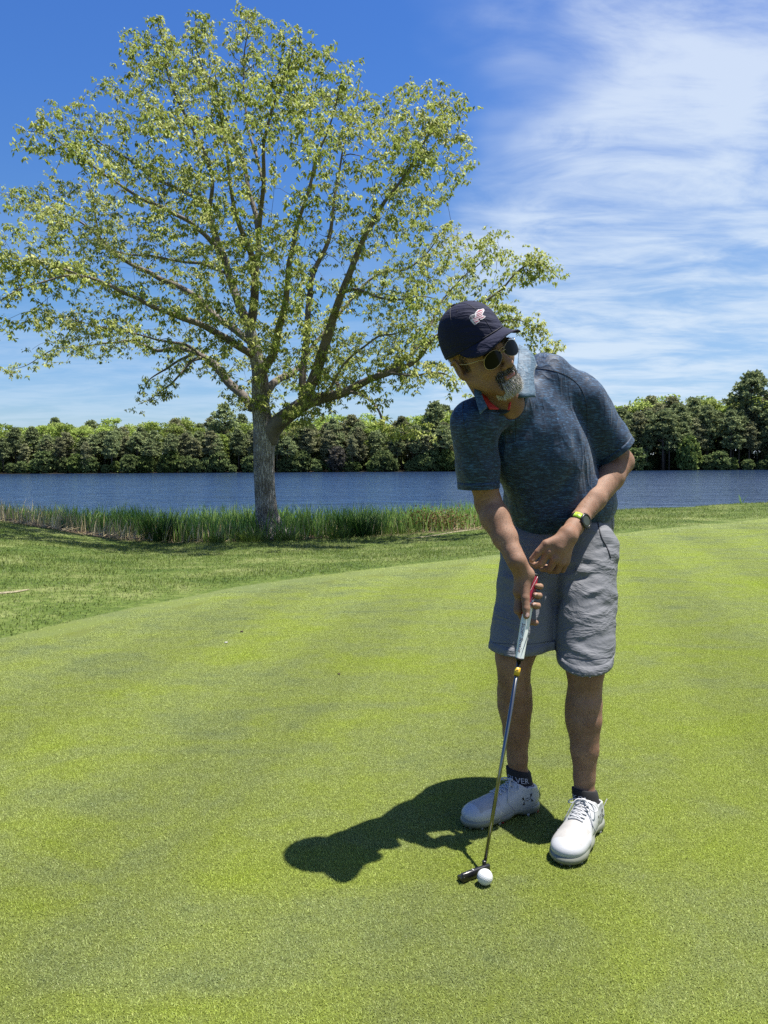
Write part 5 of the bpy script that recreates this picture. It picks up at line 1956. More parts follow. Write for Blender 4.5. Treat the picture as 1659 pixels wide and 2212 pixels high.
def dome(u, t, lift=0.0):
    """u: angle round the head (0 = front, positive to his left), t: 0 rim .. 1 crown"""
    # front panels stand up steeper than the back
    a = u
    fr = 0.5 + 0.5 * cos(a)
    rx, ry, hz_ = 0.0850, 0.104, 0.108
    el_ = t * pi / 2
    pw = 0.80 - 0.14 * fr
    rr = max(cos(el_), 0.0) ** pw
    z = hz_ * sin(el_) ** 0.92 - 0.012 * (1 - t)
    rip = 0.0012 * math.sin(6 * a + 0.5) ** 8 * (1 - t)
    dent = -0.004 * math.exp(-((a + 0.75) / 0.22) ** 2) * math.exp(-((t - 0.55) / 0.2) ** 2) + 0.003 * math.exp(-((a - 0.9) / 0.3) ** 2) * math.exp(-((t - 0.4) / 0.2) ** 2)
    s_ = 1 + (lift + rip + dent) / 0.09
    return cl_(rx * sin(a) * rr * s_, ry * cos(a) * rr * s_ + 0.002, z * (1 + lift / 0.11))


NU, NTT = 72, 30
v, f = [], []
for shell in (0.0, -0.0025):
    for j in range(NTT):
        for i in range(NU):
            v.append(dome(2 * pi * i / NU, j / NTT, shell))
    v.append(dome(0, 1.0, shell))
o2 = NU * NTT + 1
for sh_, o_ in ((0, 0), (1, o2)):
    for j in range(NTT - 1):
        for i in range(NU):
            a, b = o_ + j * NU + i, o_ + j * NU + (i + 1) % NU
            q = (a, b, b + NU, a + NU)
            f.append(q if sh_ else q[::-1])
    for i in range(NU):
        q = (o_ + (NTT - 1) * NU + i, o_ + (NTT - 1) * NU + (i + 1) % NU, o_ + NU * NTT)
        f.append(q if sh_ else q[::-1])
for i in range(NU):
    a, b = i, (i + 1) % NU
    f.append((a, b, b + o2, a + o2))
cap = mk('cap', v, f, m_cap, person)
cap['label'] = 'navy baseball cap'
# panel seams, button, eyelets
sm_ = []
for a in (0, pi / 3, 2 * pi / 3, pi, -pi / 3, -2 * pi / 3):
    sm_.append(tube([dome(a, t, 0.0002) for t in np.linspace(0.02, 0.985, 26)], 0.0006, 5))
sm_.append(tube([dome(a, 0.03, 0.0006) for a in np.linspace(-pi, pi, 60)], 0.0009, 5))
v_, f_ = merge(sm_)
mk('panel_seam', v_, f_, m_capseam, cap)
v_, f_ = disc(dome(0, 1.0, 0.0), cax[2], 0.0075, 0.004)
mk('cap_button', v_, f_, m_cap, cap)
for a in (pi / 6, -pi / 6 - 0.12, pi / 2, -pi / 2):
    c = dome(a, 0.66, 0.0)
    v_, f_ = tube([c + Vector(q) * 0.0028 for q in [(cax[0] * cos(k * pi / 5) + cax[2] * sin(k * pi / 5)) for k in range(11)]], 0.0007, 5)
    mk('eyelet', v_, f_, m_capseam, cap)
# brim
v, f = [], []
NB, NR = 40, 14
def brim(a, r, th):
    p0 = dome(a, 0.0, 0.0)
    lx_ = (p0 - CC).dot(cax[0]) / CSC
    ly_ = (p0 - CC).dot(cax[1]) / CSC
    lz_ = (p0 - CC).dot(cax[2]) / CSC
    k = max(cos(a * 0.5 * pi / radians(72)), 0.0)
    ext = 0.067 * k ** 0.48 * r
    x = lx_ * (1 + 0.10 * r * k)
    y = ly_ + ext
    arch = -6.5 * x * x * (0.35 + 0.65 * r) + 0.0
    z = lz_ + 0.002 - 0.016 * r * k + arch * k ** 0.3 * min(1, r * 2.5)
    return cl_(x, y, z + th)
for th in (0.0012, -0.0012):
    for j in range(NR + 1):
        for i in range(NB + 1):
            a = radians(72) * (2 * i / NB - 1)
            v.append(brim(a, j / NR, th))
W1 = NB + 1
o2 = W1 * (NR + 1)
for j in range(NR):
    for i in range(NB):
        k = j * W1 + i
        f.append((k, k + 1, k + 1 + W1, k + W1))
        f.append((o2 + k + W1, o2 + k + 1 + W1, o2 + k + 1, o2 + k))
for i in range(NB):
    k = NR * W1 + i
    f.append((k, k + 1, k + 1 + o2, k + o2))
br = mk('brim', v, f, m_cap, cap)
for rr in (0.93,):
    v_, f_ = tube([brim(radians(70) * (2 * i / 40 - 1), rr, 0.0016) for i in range(41)], 0.0005, 4)
    mk('brim_stitching', v_, f_, m_capseam, cap)

cap_bvh = BVHTree.FromPolygons([dome(2 * pi * i / NU, j / NTT, 0.0) for j in range(NTT) for i in range(NU)],
                               [(j * NU + i, j * NU + (i + 1) % NU, (j + 1) * NU + (i + 1) % NU, (j + 1) * NU + i) for j in range(NTT - 1) for i in range(NU)])
from mathutils.geometry import tessellate_polygon


def drape_poly(bvh, pts, off, th=0.0004, sub=2.0, fb=2.3):
    """a filled outline (picture places, on the photograph's mark) laid on a surface as a thin raised patch"""
    pts = [Vector((x, y, 0)) for x, y in pts]
    dense = []
    for a, b in zip(pts, pts[1:] + pts[:1]):
        n = max(1, int((b - a).length / sub))
        dense += [a.lerp(b, k / n) for k in range(n)]
    poly = np.array([(p.x, p.y) for p in dense])
    lo_, hi_ = poly.min(0), poly.max(0)
    st = max(0.12, (hi_ - lo_).max() / 130)
    xs, ys = np.arange(lo_[0], hi_[0] + st, st), np.arange(lo_[1], hi_[1] + st, st)
    gx2, gy2 = np.meshgrid(xs, ys)
    c = inside(np.stack([gx2[:-1, :-1].ravel() + st / 2, gy2[:-1, :-1].ravel() + st / 2], -1), poly)
    idm, w, tris = {}, [], []
    nxg = len(xs)
    for cell in np.nonzero(c)[0]:
        i, j = cell // (nxg - 1), cell % (nxg - 1)
        q = []
        for a, b in ((i, j), (i + 1, j), (i + 1, j + 1), (i, j + 1)):
            if (a, b) not in idm:
                idm[(a, b)] = len(w)
                w.append(on(bvh, xs[b], ys[a], off, fb))
            q.append(idm[(a, b)])
        tris.append(tuple(q))
    return w, tris


def K1(x, y):      # places measured on the enlarged head picture
    return ((1380 + x / 4.1475) * 0.6636, (920 + y / 4.1475) * 0.6636)


bear = [K1(*p) for p in [(688, 575), (655, 545), (628, 512), (616, 480), (622, 452), (650, 432), (682, 425), (700, 395), (722, 372), (738, 362), (752, 366), (775, 358), (800, 354), (814, 366), (812, 388), (797, 412), (788, 432), (800, 446),
                          (826, 452), (832, 462), (812, 482), (772, 506), (758, 500), (756, 488), (735, 492), (735, 506), (752, 516), (748, 530), (715, 552)]]
v_, f_ = drape_poly(cap_bvh, bear, 0.0008)
emb = mk('bear_emblem', v_, f_, m_white, cap)
emb['label'] = 'white bear emblem with red stripes and a dark starred corner'
for q in ([(740, 368), (800, 362), (806, 372), (716, 412), (700, 412)], [(704, 424), (802, 384), (796, 400), (710, 438)], [(700, 446), (786, 412), (782, 428), (712, 458)],
          [(668, 482), (780, 440), (796, 450), (660, 498)], [(655, 505), (812, 456), (822, 464), (800, 478), (770, 484), (730, 488), (664, 518)], [(668, 528), (730, 508), (744, 518), (740, 526), (676, 544)], [(762, 496), (800, 482), (772, 500)], [(680, 555), (720, 538), (712, 546), (690, 566)]):
    my_ = sum(p[1] for p in q) / len(q)
    q = [(p[0] * 0.96 + 0.04 * sum(a[0] for a in q) / len(q), p[1]) for p in q]
    sl_ = -0.42
    mx_ = sum(p[0] for p in q) / len(q)
    q = [(x, (my_ + sl_ * (x - mx_)) + (y - (my_ + sl_ * (x - mx_))) * 0.62) for x, y in q]
    v_, f_ = drape_poly(cap_bvh, [K1(*p) for p in q], 0.0013)
    mk('red_stripe', v_, f_, m_redst, cap)
v_, f_ = drape_poly(cap_bvh, [K1(*p) for p in [(632, 450), (686, 432), (694, 462), (650, 490), (628, 500), (622, 478)]], 0.0013)
mk('starred_corner', v_, f_, m_navyst, cap)
st_ = []
for x, y in ((640, 460), (656, 454), (672, 448), (644, 474), (660, 468), (676, 462), (640, 488), (655, 482)):
    st_.append(drape_poly(cap_bvh, [K1(x - 3, y - 3), K1(x + 3, y - 3), K1(x + 3, y + 3), K1(x - 3, y + 3)], 0.0017))
v_, f_ = merge(st_)
mk('white_stars', v_, f_, m_white, cap)

# ------------------------------------------------------------------ sunglasses (aviators)
m_gold = simple_mat('gold_wire', (0.42, 0.34, 0.21), 0.35, metal=1.0)
m_lens = simple_mat('dark_mirror_lens', (0.004, 0.005, 0.005), 0.10, spec=0.14)
GL = []


def tear(s, k, sc=1.0):
    a = 2 * pi * k
    x, z = cos(a), sin(a)
    w = 0.0295 * sc
    h = 0.0262 * sc
    # outer lower corner droops
    px_ = w * x * (1 - 0.10 * z) + (0.003 * (-z) if z < 0 else 0)
    pz_ = h * z * (1 + 0.10 * x * (1 if z < 0 else -0.2))
    if z < 0:
        px_ += 0.004 * -z
    if z > 0:
        pz_ *= 0.80
    return px_ * 1.0, pz_


def lens_pt(s, lx_, lz_, dy=0.0):
    X = s * (0.0345 + lx_)
    Y = 0.1065 - 0.010 * (abs(X) / 0.06) ** 2 - 3.0 * lx_ * lx_ + dy
    return hl(X, Y, 0.000 + lz_ - 0.003)


shades = empty('sunglasses', FOOT, None, None)
shades.parent = person
shades.location = (0, 0, 0)
ORG[shades.name] = ORG[person.name]
shades['label'] = 'gold rimmed aviator sunglasses with dark lenses'
for s in (1, -1):
    v, f = [], []
    R_, K_ = 6, 36
    for th in (0.0009, -0.0009):
        v.append(lens_pt(s, 0.002, -0.002, th))
        for r in range(1, R_ + 1):
            for k in range(K_):
                a, b = tear(s, k / K_, r / R_)
                v.append(lens_pt(s, a, b, th))
    o2 = 1 + R_ * K_
    for o_, flip in ((0, s > 0), (o2, s < 0)):
        for k in range(K_):
            q = (o_, o_ + 1 + k, o_ + 1 + (k + 1) % K_)
            f.append(q if not flip else q[::-1])
        for r in range(R_ - 1):
            for k in range(K_):
                a, b = o_ + 1 + r * K_ + k, o_ + 1 + r * K_ + (k + 1) % K_
                q = (a, a + K_, b + K_, b)
                f.append(q if not flip else q[::-1])
    mk('lens', v, f, m_lens, shades)
    ring = [lens_pt(s, *tear(s, k / 40, 1.02)) for k in range(41)]
    v_, f_ = tube(ring, 0.0009, 6, cap=False)
    mk('rim', v_, f_, m_gold, shades)
    hinge = lens_pt(s, 0.0275, 0.010)
    v_, f_ = tube([hinge, hl(s * 0.0720, 0.084, 0.010), hl(s * 0.0775, 0.070, 0.009), hl(s * 0.0805, 0.030, 0.006), hl(s * 0.083, -0.008, 0.010), hl(s * 0.084, -0.030, -0.006)], [0.0011, 0.0012, 0.0013, 0.0011, 0.0011, 0.0016], 6)
    mk('temple', v_, f_, m_gold, shades)
v_, f_ = merge([tube([lens_pt(-1, -0.020, 0.013), hl(0, 0.110, 0.0130), lens_pt(1, -0.020, 0.013)], 0.0011, 6), tube([lens_pt(-1, -0.024, 0.003), hl(-0.006, 0.112, 0.004), hl(0.006, 0.112, 0.004), lens_pt(1, -0.024, 0.003)], 0.0011, 6)])
mk('bridge', v_, f_, m_gold, shades)

# ------------------------------------------------------------------ beard and hair: separate tapering strands
def strands(n, region, ln, wd, down, colours, name, label=None, clump=0.0, seed=3):
    g = np.random.default_rng(seed)
    fc = hv[hf].mean(1)
    lc_ = (fc - np.array(HC)) @ HM / HS
    a_, b_ = hv[hf[:, 1]] - hv[hf[:, 0]], hv[hf[:, 3]] - hv[hf[:, 0]]
    nr = np.cross(a_, b_)
    nr /= np.linalg.norm(nr, axis=1)[:, None] + 1e-12
    nr *= np.sign(((fc - np.array(HC)) * nr).sum(1))[:, None]
    wgt_ = region(lc_)
    wgt_ = wgt_ / wgt_.sum()
    pick = g.choice(len(fc), n, p=wgt_)
    p0 = fc[pick] + g.normal(0, 0.0012, (n, 3))
    nn = nr[pick]
    dl = HM @ np.array(down)
    dirn = nn * 0.55 + dl * 0.8 + g.normal(0, 0.28, (n, 3))
    dirn /= np.linalg.norm(dirn, axis=1)[:, None]
    L_ = ln * (0.55 + 0.7 * g.random(n))[:, None]
    bend = dirn * 0.6 + dl * 0.7 + g.normal(0, 0.25, (n, 3))
    bend /= np.linalg.norm(bend, axis=1)[:, None]
    sd = np.cross(dirn, g.normal(0, 1, (n, 3)))
    sd /= np.linalg.norm(sd, axis=1)[:, None]
    w = wd * (0.7 + 0.6 * g.random(n))[:, None]
    m1 = p0 + dirn * L_ * 0.5
    v = np.stack([p0 - sd * w, p0 + sd * w, m1 + sd * w * 0.8, m1 - sd * w * 0.8, m1 + bend * L_ * 0.5], 1).reshape(-1, 3)
    k = np.arange(n)[:, None] * 5
    f = np.concatenate([k + np.array([0, 1, 2]), k + np.array([0, 2, 3]), k + np.array([3, 2, 4])], 0)
    m, T = new_mat(name + '_hair')
    r = T.n('ShaderNodeNewGeometry').outputs['Random Per Island']
    c = T.ramp(r, colours)
    finish(T, T.n('ShaderNodeBsdfPrincipled', {'Base Color': c, 'Roughness': 0.6, 'Specular IOR Level': 0.3}).outputs[0])
    o = mk(name, v, f, m, person, smooth=False)
    o['kind'] = 'stuff'
    return o


def reg_chin(q):
    x, y, z = q[:, 0], q[:, 1], q[:, 2]
    lower = (z < -0.082) & (z > -0.128) & (y > 0.040) & (np.abs(x) < 0.031)
    return (lower).astype(float) + 1e-12


def reg_side(q):
    x, y, z = q[:, 0], q[:, 1], q[:, 2]
    tach = (z < -0.050) & (z > -0.0645) & (np.abs(x) < 0.030) & (y > 0.076)
    side = (z < -0.055) & (z > -0.100) & (np.abs(x) > 0.0215) & (np.abs(x) < 0.037) & (y > 0.05)
    under = (z < -0.082) & (z > -0.090) & (np.abs(x) < 0.010) & (y > 0.07)
    return (tach * 1.3 + side + under).astype(float) + 1e-12


def reg_temple(q):
    x, y, z = q[:, 0], q[:, 1], q[:, 2]
    t = (z > -0.020) & (z < 0.035) & (y < 0.026) & (y > 0.002) & (np.abs(x) > 0.055) & (np.abs(x) < 0.0765)
    back = (z > -0.040) & (z < 0.03) & (y < -0.060)
    return (t * (y > -0.006) + back * 0.7).astype(float) + 1e-12


strands(4300, reg_chin, 0.0135, 0.00042, (0, 0.25, -1.0), [(0.0, (0.14, 0.12, 0.10)), (0.3, (0.50, 0.46, 0.41)), (0.6, (0.80, 0.76, 0.70)), (1.0, (1.05, 1.02, 0.97))], 'beard', seed=4)
strands(3200, reg_side, 0.009, 0.00038, (0, 0.30, -1.0), [(0.0, (0.02, 0.017, 0.015)), (0.5, (0.06, 0.052, 0.045)), (0.75, (0.25, 0.235, 0.22)), (1.0, (0.60, 0.58, 0.55))], 'moustache', seed=5)
strands(2600, reg_temple, 0.008, 0.00040, (0, -0.7, -0.7), [(0.0, (0.015, 0.012, 0.010)), (0.7, (0.045, 0.038, 0.032)), (1.0, (0.20, 0.19, 0.18))], 'hair', seed=6)
for s in (-1, 1):
    strands(260, lambda q: ((np.abs(q[:, 0] * s - 0.030) < 0.020) & (np.abs(q[:, 2] - 0.019 - 0.004 * np.cos(q[:, 0] * 50)) < 0.0055) & (q[:, 1] > 0.06)).astype(float) + 1e-12,
            0.010, 0.0004, (s * 0.8, 0.1, 0.1), [(0.0, (0.02, 0.017, 0.014)), (1.0, (0.09, 0.08, 0.07))], 'eyebrow', seed=8)

def body_hair(v_, f_, n, keep, ln, seed):
    g = np.random.default_rng(seed)
    fc = v_[f_].mean(1)
    ok = np.nonzero(keep(fc))[0]
    nr = np.cross(v_[f_[:, 1]] - v_[f_[:, 0]], v_[f_[:, 3]] - v_[f_[:, 0]])
    nr /= np.linalg.norm(nr, axis=1)[:, None] + 1e-12
    pick = g.choice(ok, n)
    p0, nn = fc[pick] + g.normal(0, 0.001, (n, 3)), nr[pick]
    d = nn * 0.5 + np.array([0, 0, -1.0]) + g.normal(0, 0.45, (n, 3))
    d /= np.linalg.norm(d, axis=1)[:, None]
    L_ = ln * (0.5 + 0.8 * g.random(n))[:, None]
    sd = np.cross(d, nn)
    sd /= np.linalg.norm(sd, axis=1)[:, None] + 1e-9
    v = np.stack([p0 - sd * 0.00016, p0 + sd * 0.00016, p0 + d * L_ + nn * L_ * 0.2], 1).reshape(-1, 3)
    return v, np.arange(n)[:, None] * 3 + np.array([0, 1, 2])


m_bhair = simple_mat('dark_body_hair', (0.03, 0.02, 0.014), 0.6)
wlz = J['wr_l'].z + 0.03
hr = [body_hair(av_l, af_l, 2200, lambda q: (q[:, 2] > wlz) & (q[:, 2] < J['el_l'].z + 0.03), 0.011, 1),
      body_hair(av_r, af_r, 2000, lambda q: (q[:, 2] > J['wr_r'].z + 0.02) & (q[:, 2] < J['el_r'].z + 0.06), 0.011, 2),
      body_hair(lv_l, lf_l, 2600, lambda q: (q[:, 2] > 0.17) & (q[:, 2] < 0.46), 0.012, 3),
      body_hair(lv_r, lf_r, 2600, lambda q: (q[:, 2] > 0.19) & (q[:, 2] < 0.48), 0.012, 4)]
v_, f_ = merge(hr)
bh = mk('body_hair', v_, f_, m_bhair, person, smooth=False)
bh['kind'] = 'stuff'

# ------------------------------------------------------------------ wristwatch
m_wblack = simple_mat('black_watch_plastic', (0.012, 0.012, 0.013), 0.35)
m_lime = simple_mat('lime_strap', (0.42, 0.68, 0.03), 0.45)
m_dial = simple_mat('olive_watch_display', (0.045, 0.05, 0.018), 0.12, spec=0.7)
waxis = (J['wr_l'] - J['el_l']).normalized()
wc = lerp(J['el_l'], J['wr_l'], 0.93)
wout = (Vector((0.62, -0.72, 0.18)) - waxis * Vector((0.62, -0.72, 0.18)).dot(waxis)).normalized()     # towards the watch face
wsd = waxis.cross(wout)
if wsd.x < 0:
    wsd = -wsd


def band(a0, a1, wdt, r0, th, n=28):
    v, f = [], []
    for i in range(n + 1):
        a = a0 + (a1 - a0) * i / n
        rd = wout * cos(a) * 0.93 + wsd * sin(a)
        for rr, ax_ in ((r0, -wdt), (r0 + th, -wdt), (r0 + th, wdt), (r0, wdt)):
            v.append(wc + rd * rr + waxis * ax_)
    for i in range(n):
        for k in range(4):
            a, b = i * 4 + k, i * 4 + (k + 1) % 4
            f.append((a, b, b + 4, a + 4))
    f.append((0, 1, 2, 3))
    f.append((n * 4 + 3, n * 4 + 2, n * 4 + 1, n * 4))
    return v, f


watch = empty('wristwatch', FOOT, None, None)
watch.parent = person
watch.location = (0, 0, 0)
ORG[watch.name] = ORG[person.name]
watch['label'] = 'black round sports watch with a lime green strap piece'
RW = 0.0285
v_, f_ = band(0.4, 2 * pi - 0.4, 0.0105, RW, 0.0028, 48)
mk('strap', v_, f_, m_wblack, watch, smooth=False)
v_, f_ = band(-0.55, -1.42, 0.0110, RW + 0.0012, 0.0030, 14)
mk('lime_strap', v_, f_, m_lime, watch, smooth=False)
for k in (-0.0025, 0.0025):
    a = -1.02
    rd = wout * cos(a) * 0.93 + wsd * sin(a)
    tg_ = (-wout * sin(a) * 0.93 + wsd * cos(a)).normalized()
    c = wc + rd * (RW + 0.0045) + waxis * k
    v = [c + tg_ * i * 0.0030 + waxis * j * 0.0008 + rd * z for z in (-0.0005, 0.0004) for i, j in ((-1, -1), (1, -1), (1, 1), (-1, 1))]
    mk('strap_hole', v, [(0, 1, 2, 3), (7, 6, 5, 4), (0, 4, 5, 1), (1, 5, 6, 2), (2, 6, 7, 3), (3, 7, 4, 0)], m_wblack, watch, smooth=False)
v, f = [], []
prof = [(0.0, 0.018), (0.003, 0.0225), (0.0085, 0.0235), (0.0105, 0.0220), (0.0112, 0.0195), (0.0095, 0.0180)]
for z, r in prof:
    for k in range(40):
        a = 2 * pi * k / 40
        rr = r * (1 + (0.02 if k % 4 < 2 and 0.0225 <= r else 0))
        v.append(wc + wout * (RW - 0.004 + z) + (waxis * cos(a) + wsd * sin(a)) * rr)
for i in range(len(prof) - 1):
    for k in range(40):
        a, b = i * 40 + k, i * 40 + (k + 1) % 40
        f.append((a, b, b + 40, a + 40))
f.append(tuple(range(40))[::-1])
mk('watch_case', v, f, m_wblack, watch, smooth=False)
v_, f_ = disc(wc + wout * (RW + 0.0050), wout, 0.0178, 0.0006, 32)
mk('display', v_, f_, m_dial, watch)
for a in (-0.6, 0.0, 0.6, pi - 0.6, pi + 0.6):
    q = wc + wout * (RW + 0.002) + (waxis * cos(a + pi / 2) + wsd * sin(a + pi / 2)) * 0.0245
    dr = (waxis * cos(a + pi / 2) + wsd * sin(a + pi / 2))
    v_, f_ = tube([q - dr * 0.002, q + dr * 0.0016], 0.0021, 10)
    mk('watch_button', v_, f_, m_gold if a == 0.0 else m_wblack, watch)

# ------------------------------------------------------------------ lettering helper
def text_mesh(s, size=1.0, shear=0.0):
    cu = bpy.data.curves.new('lettering', 'FONT')
    cu.body = s
    cu.size = size
    cu.shear = shear
    cu.resolution_u = 3
    ob = bpy.data.objects.new('lettering', cu)
    COL.objects.link(ob)
    dg = bpy.context.evaluated_depsgraph_get()
    me = ob.evaluated_get(dg).to_mesh()
    v = [tuple(q.co) for q in me.vertices]
    f = [tuple(p.vertices) for p in me.polygons]
    bpy.data.objects.remove(ob)
    bpy.data.curves.remove(cu)
    xs = [q[0] for q in v]
    return v, f, (min(xs), max(xs))


# ------------------------------------------------------------------ putter
m_chrome = simple_mat('chrome_shaft', (0.20, 0.20, 0.19), 0.18, metal=1.0)
m_head = simple_mat('black_putter_head', (0.018, 0.018, 0.020), 0.28, spec=0.6)
m_grip_r = simple_mat('red_grip', (0.50, 0.012, 0.045), 0.42)
m_grip_w = simple_mat('pearl_white_grip', (0.95, 1.0, 0.93), 0.38, var=0.06, vscale=30)
m_grip_g = simple_mat('grey_swoosh', (0.16, 0.20, 0.25), 0.4)
m_ink = simple_mat('red_brown_lettering', (0.16, 0.02, 0.03), 0.5)
m_yel = simple_mat('yellow_label', (0.85, 0.55, 0.03), 0.5)
m_blk = simple_mat('black_rubber', (0.01, 0.01, 0.01), 0.5)
putter = empty('putter', (SH.x, SH.y, 0.0), 'golf putter with a red and pearl white thick grip, black head behind the ball', 'golf club')
g_r = (gax.cross(Vector((0, 1, 0)))).normalized()
if g_r.x < 0:
    g_r = -g_r
g_b = g_r.cross(gax)
if g_b.y < 0:
    g_b = -g_b
GLEN = (GB - GT).length


def grip_pt(t, a, lift=0.0):
    """t 0 top .. 1 end; a: angle, 0 = towards the camera, positive to the right"""
    r = 0.0152 - 0.0030 * t
    # flattened front, as on a pistol-free square putter grip
    ca, sa = cos(a), sin(a)
    k = 1.0 / (abs(ca) ** 3.2 + abs(sa) ** 3.2) ** (1 / 3.2)
    return lerp(GT, GB, t) + (g_r * sa - g_b * ca) * (r * k + lift)


def grip_piece(cells, name, mat, lift=0.0):
    """cells: function (t, a) -> bool, on a fine grid round the grip"""
    NT_, NA_ = 90, 40
    v = [grip_pt(i / NT_, 2 * pi * j / NA_, lift) for i in range(NT_ + 1) for j in range(NA_)]
    f = []
    for i in range(NT_):
        for j in range(NA_):
            t, a = (i + 0.5) / NT_, (2 * pi * (j + 0.5) / NA_ + pi) % (2 * pi) - pi
            if cells(t, a):
                k, k2 = i * NA_ + j, i * NA_ + (j + 1) % NA_
                f.append((k, k2, k2 + NA_, k + NA_))
    return mk(name, v, f, mat, putter)


def redzone(t, a):
    # the red ends in a slanting line that crosses the front
    return t < 0.36 - 0.10 * a


grip_piece(lambda t, a: not redzone(t, a), 'grip', m_grip_w)
grip_piece(redzone, 'red_grip_end', m_grip_r)
v, f = [], []
for (t, lift) in ((-0.022, -0.003), (-0.018, 0.0004), (0.004, 0.0006), (0.004, 0.0)):
    for k in range(24):
        v.append(grip_pt(t, 2 * pi * k / 24, lift))
for i in range(3):
    for k in range(24):
        a, b = i * 24 + k, i * 24 + (k + 1) % 24
        f.append((a, b, b + 24, a + 24))
f.append(tuple(range(24))[::-1])
mk('grip_cap', v, f, m_blk, putter)
v, f = [], []
for (t, lift) in ((0.992, 0.0), (0.992, 0.0005), (1.016, 0.0002), (1.022, -0.006)):
    for k in range(24):
        v.append(grip_pt(t, 2 * pi * k / 24, lift))
for i in range(3):
    for k in range(24):
        a, b = i * 24 + k, i * 24 + (k + 1) % 24
        f.append((a, b, b + 24, a + 24))
f.append(tuple(72 + k for k in range(24)))
mk('grip_collar', v, f, m_blk, putter)
ln_ = []
for t0_, t1_, a0_, a1_ in ((0.01, 0.20, 0.75, -0.25), (0.24, 0.42, 0.55, -0.25)):
    ln_.append(tube([grip_pt(t0_ + (t1_ - t0_) * k / 12, a0_ + (a1_ - a0_) * k / 12, 0.0002) for k in range(13)], 0.0006, 4))
v_, f_ = merge(ln_)
mk('white_grip_line', v_, f_, m_grip_w, putter)
sw = []
for k in range(17):
    q = k / 16
    t = 0.60 + 0.39 * q
    a0_ = 0.95 - 1.0 * q ** 1.3
    wd_ = 0.02 + 0.20 * sin(pi * q) ** 1.0
    sw += [grip_pt(t, a0_ - wd_ / 2, 0.0004), grip_pt(t, a0_ + wd_ / 2, 0.0004)]
mk('grey_swoosh', sw, [(2 * k, 2 * k + 1, 2 * k + 3, 2 * k + 2) for k in range(16)], m_grip_g, putter)


def grip_text(s, t0_, t1_, a_c, height, name, mat, shear=0.0, gap=1.0):
    v, f, (x0, x1) = text_mesh(s, 1.0, shear)
    sc = (t1_ - t0_) / (x1 - x0)
    out_ = []
    for x, y, z in v:
        t = t0_ + (x - x0) * sc
        out_.append(grip_pt(t, a_c + (y - 0.35) * height, 0.0005))
    mk(name, out_, f, mat, putter, smooth=False)


grip_text('Super Stroke', 0.585, 0.930, -0.42, 1.05, 'lettering', m_ink, 0.25)
grip_text('GT TOUR', 0.935, 0.985, 0.42, 0.30, 'small_lettering', m_ink) if False else None
sh_top = GB - gax * 0.01
v_, f_ = tube([sh_top, lerp(sh_top, SH, 0.5), SH + gax * 0.0 + Vector((0, 0, -0.004))], [0.0066, 0.0056, 0.0047], 20)
mk('shaft', v_, f_, m_chrome, putter)
rings = []
lab0, lab1 = lerp(GB, SH, 0.045), lerp(GB, SH, 0.085)
v_, f_ = tube([lab0, lab1], 0.0085, 20)
mk('yellow_label', v_, f_, m_yel, putter)
v, f, (x0, x1) = text_mesh('RB', 1.0)
v_, f_ = tube([lerp(lab0, lab1, 0.25) - g_b * 0.0087 + g_r * (-0.005 + 0.0025 * k) + gax * 0.004 * ((k * 7) % 3 - 1) for k in range(5)], 0.0005, 4)
mk('label_scribble', v_, f_, m_ink, putter)
# head: a bevelled bar with a hollow behind the face, sight line and hosel
hd_c = Vector((SH.x - 0.0235, SH.y + 0.016, 0.0))
hx_ = Vector((0.081, 0.052, 0.0))
hx_.normalize()
hy_ = Vector((-hx_.y, hx_.x, 0))
HB0 = Vector((SH.x, SH.y, 0.004)) + hx_ * 0.012


def hb(x, y, z):
    return HB0 + hx_ * x + hy_ * y + Vector((0, 0, z))


prof = []
v, f = [], []
L0 = -0.098
secs = [(L0, 0.88), (L0 + 0.003, 1.0), (-0.06, 1.0), (-0.02, 1.0), (-0.003, 1.0), (0.0, 0.88)]
for x, k in secs:
    pts_ = [(-0.013, 0.002), (-0.013, 0.022), (-0.0115, 0.0245), (-0.004, 0.0248), (-0.003, 0.014), (0.010, 0.0125), (0.0135, 0.0105), (0.0140, 0.002), (0.012, 0.0), (-0.011, 0.0)]
    for y, z in pts_:
        v.append(hb(x, y * k, 0.012 + (z - 0.012) * k))
m = len(pts_)
for i in range(len(secs) - 1):
    for k in range(m):
        a, b = i * m + k, i * m + (k + 1) % m
        f.append((a, b, b + m, a + m))
f.append(tuple(range(m))[::-1])
f.append(tuple((len(secs) - 1) * m + k for k in range(m)))
bar = mk('club_head', v, f, m_head, putter, smooth=False)
cav = []
for y in (0.0, 0.004, 0.008):
    cav.append(tube([hb(-0.085, y, 0.0142 - 0.0001 * y), hb(-0.012, y, 0.0142)], 0.0010, 6))
v_, f_ = merge(cav)
mk('milled_ridge', v_, f_, m_head, putter)
v = [hb(x, y, z) for z in (0.0249, 0.0256) for x, y in ((-0.0605, -0.0125), (-0.0580, -0.0125), (-0.0580, -0.0045), (-0.0605, -0.0045))]
mk('sight_line', v, [(3, 2, 1, 0), (4, 5, 6, 7), (0, 1, 5, 4), (1, 2, 6, 5), (2, 3, 7, 6), (3, 0, 4, 7)], m_white, putter, smooth=False)
v_, f_ = tube([hb(-0.012, 0.0, 0.012), lerp(hb(-0.012, 0.0, 0.03), SH, 0.5) + Vector((0, 0, 0.006)), SH + Vector((0, 0, 0.012))], [0.006, 0.006, 0.0055], 14)
mk('hosel', v_, f_, m_head, putter)
for q in (hb(-0.094, -0.0135, 0.015), hb(-0.094, 0.002, 0.015)):
    v_, f_ = disc(q, -hx_ - hy_ * 0.3, 0.0016, 0.0012, 10)
    mk('toe_screw', v_, f_, m_chrome, putter)

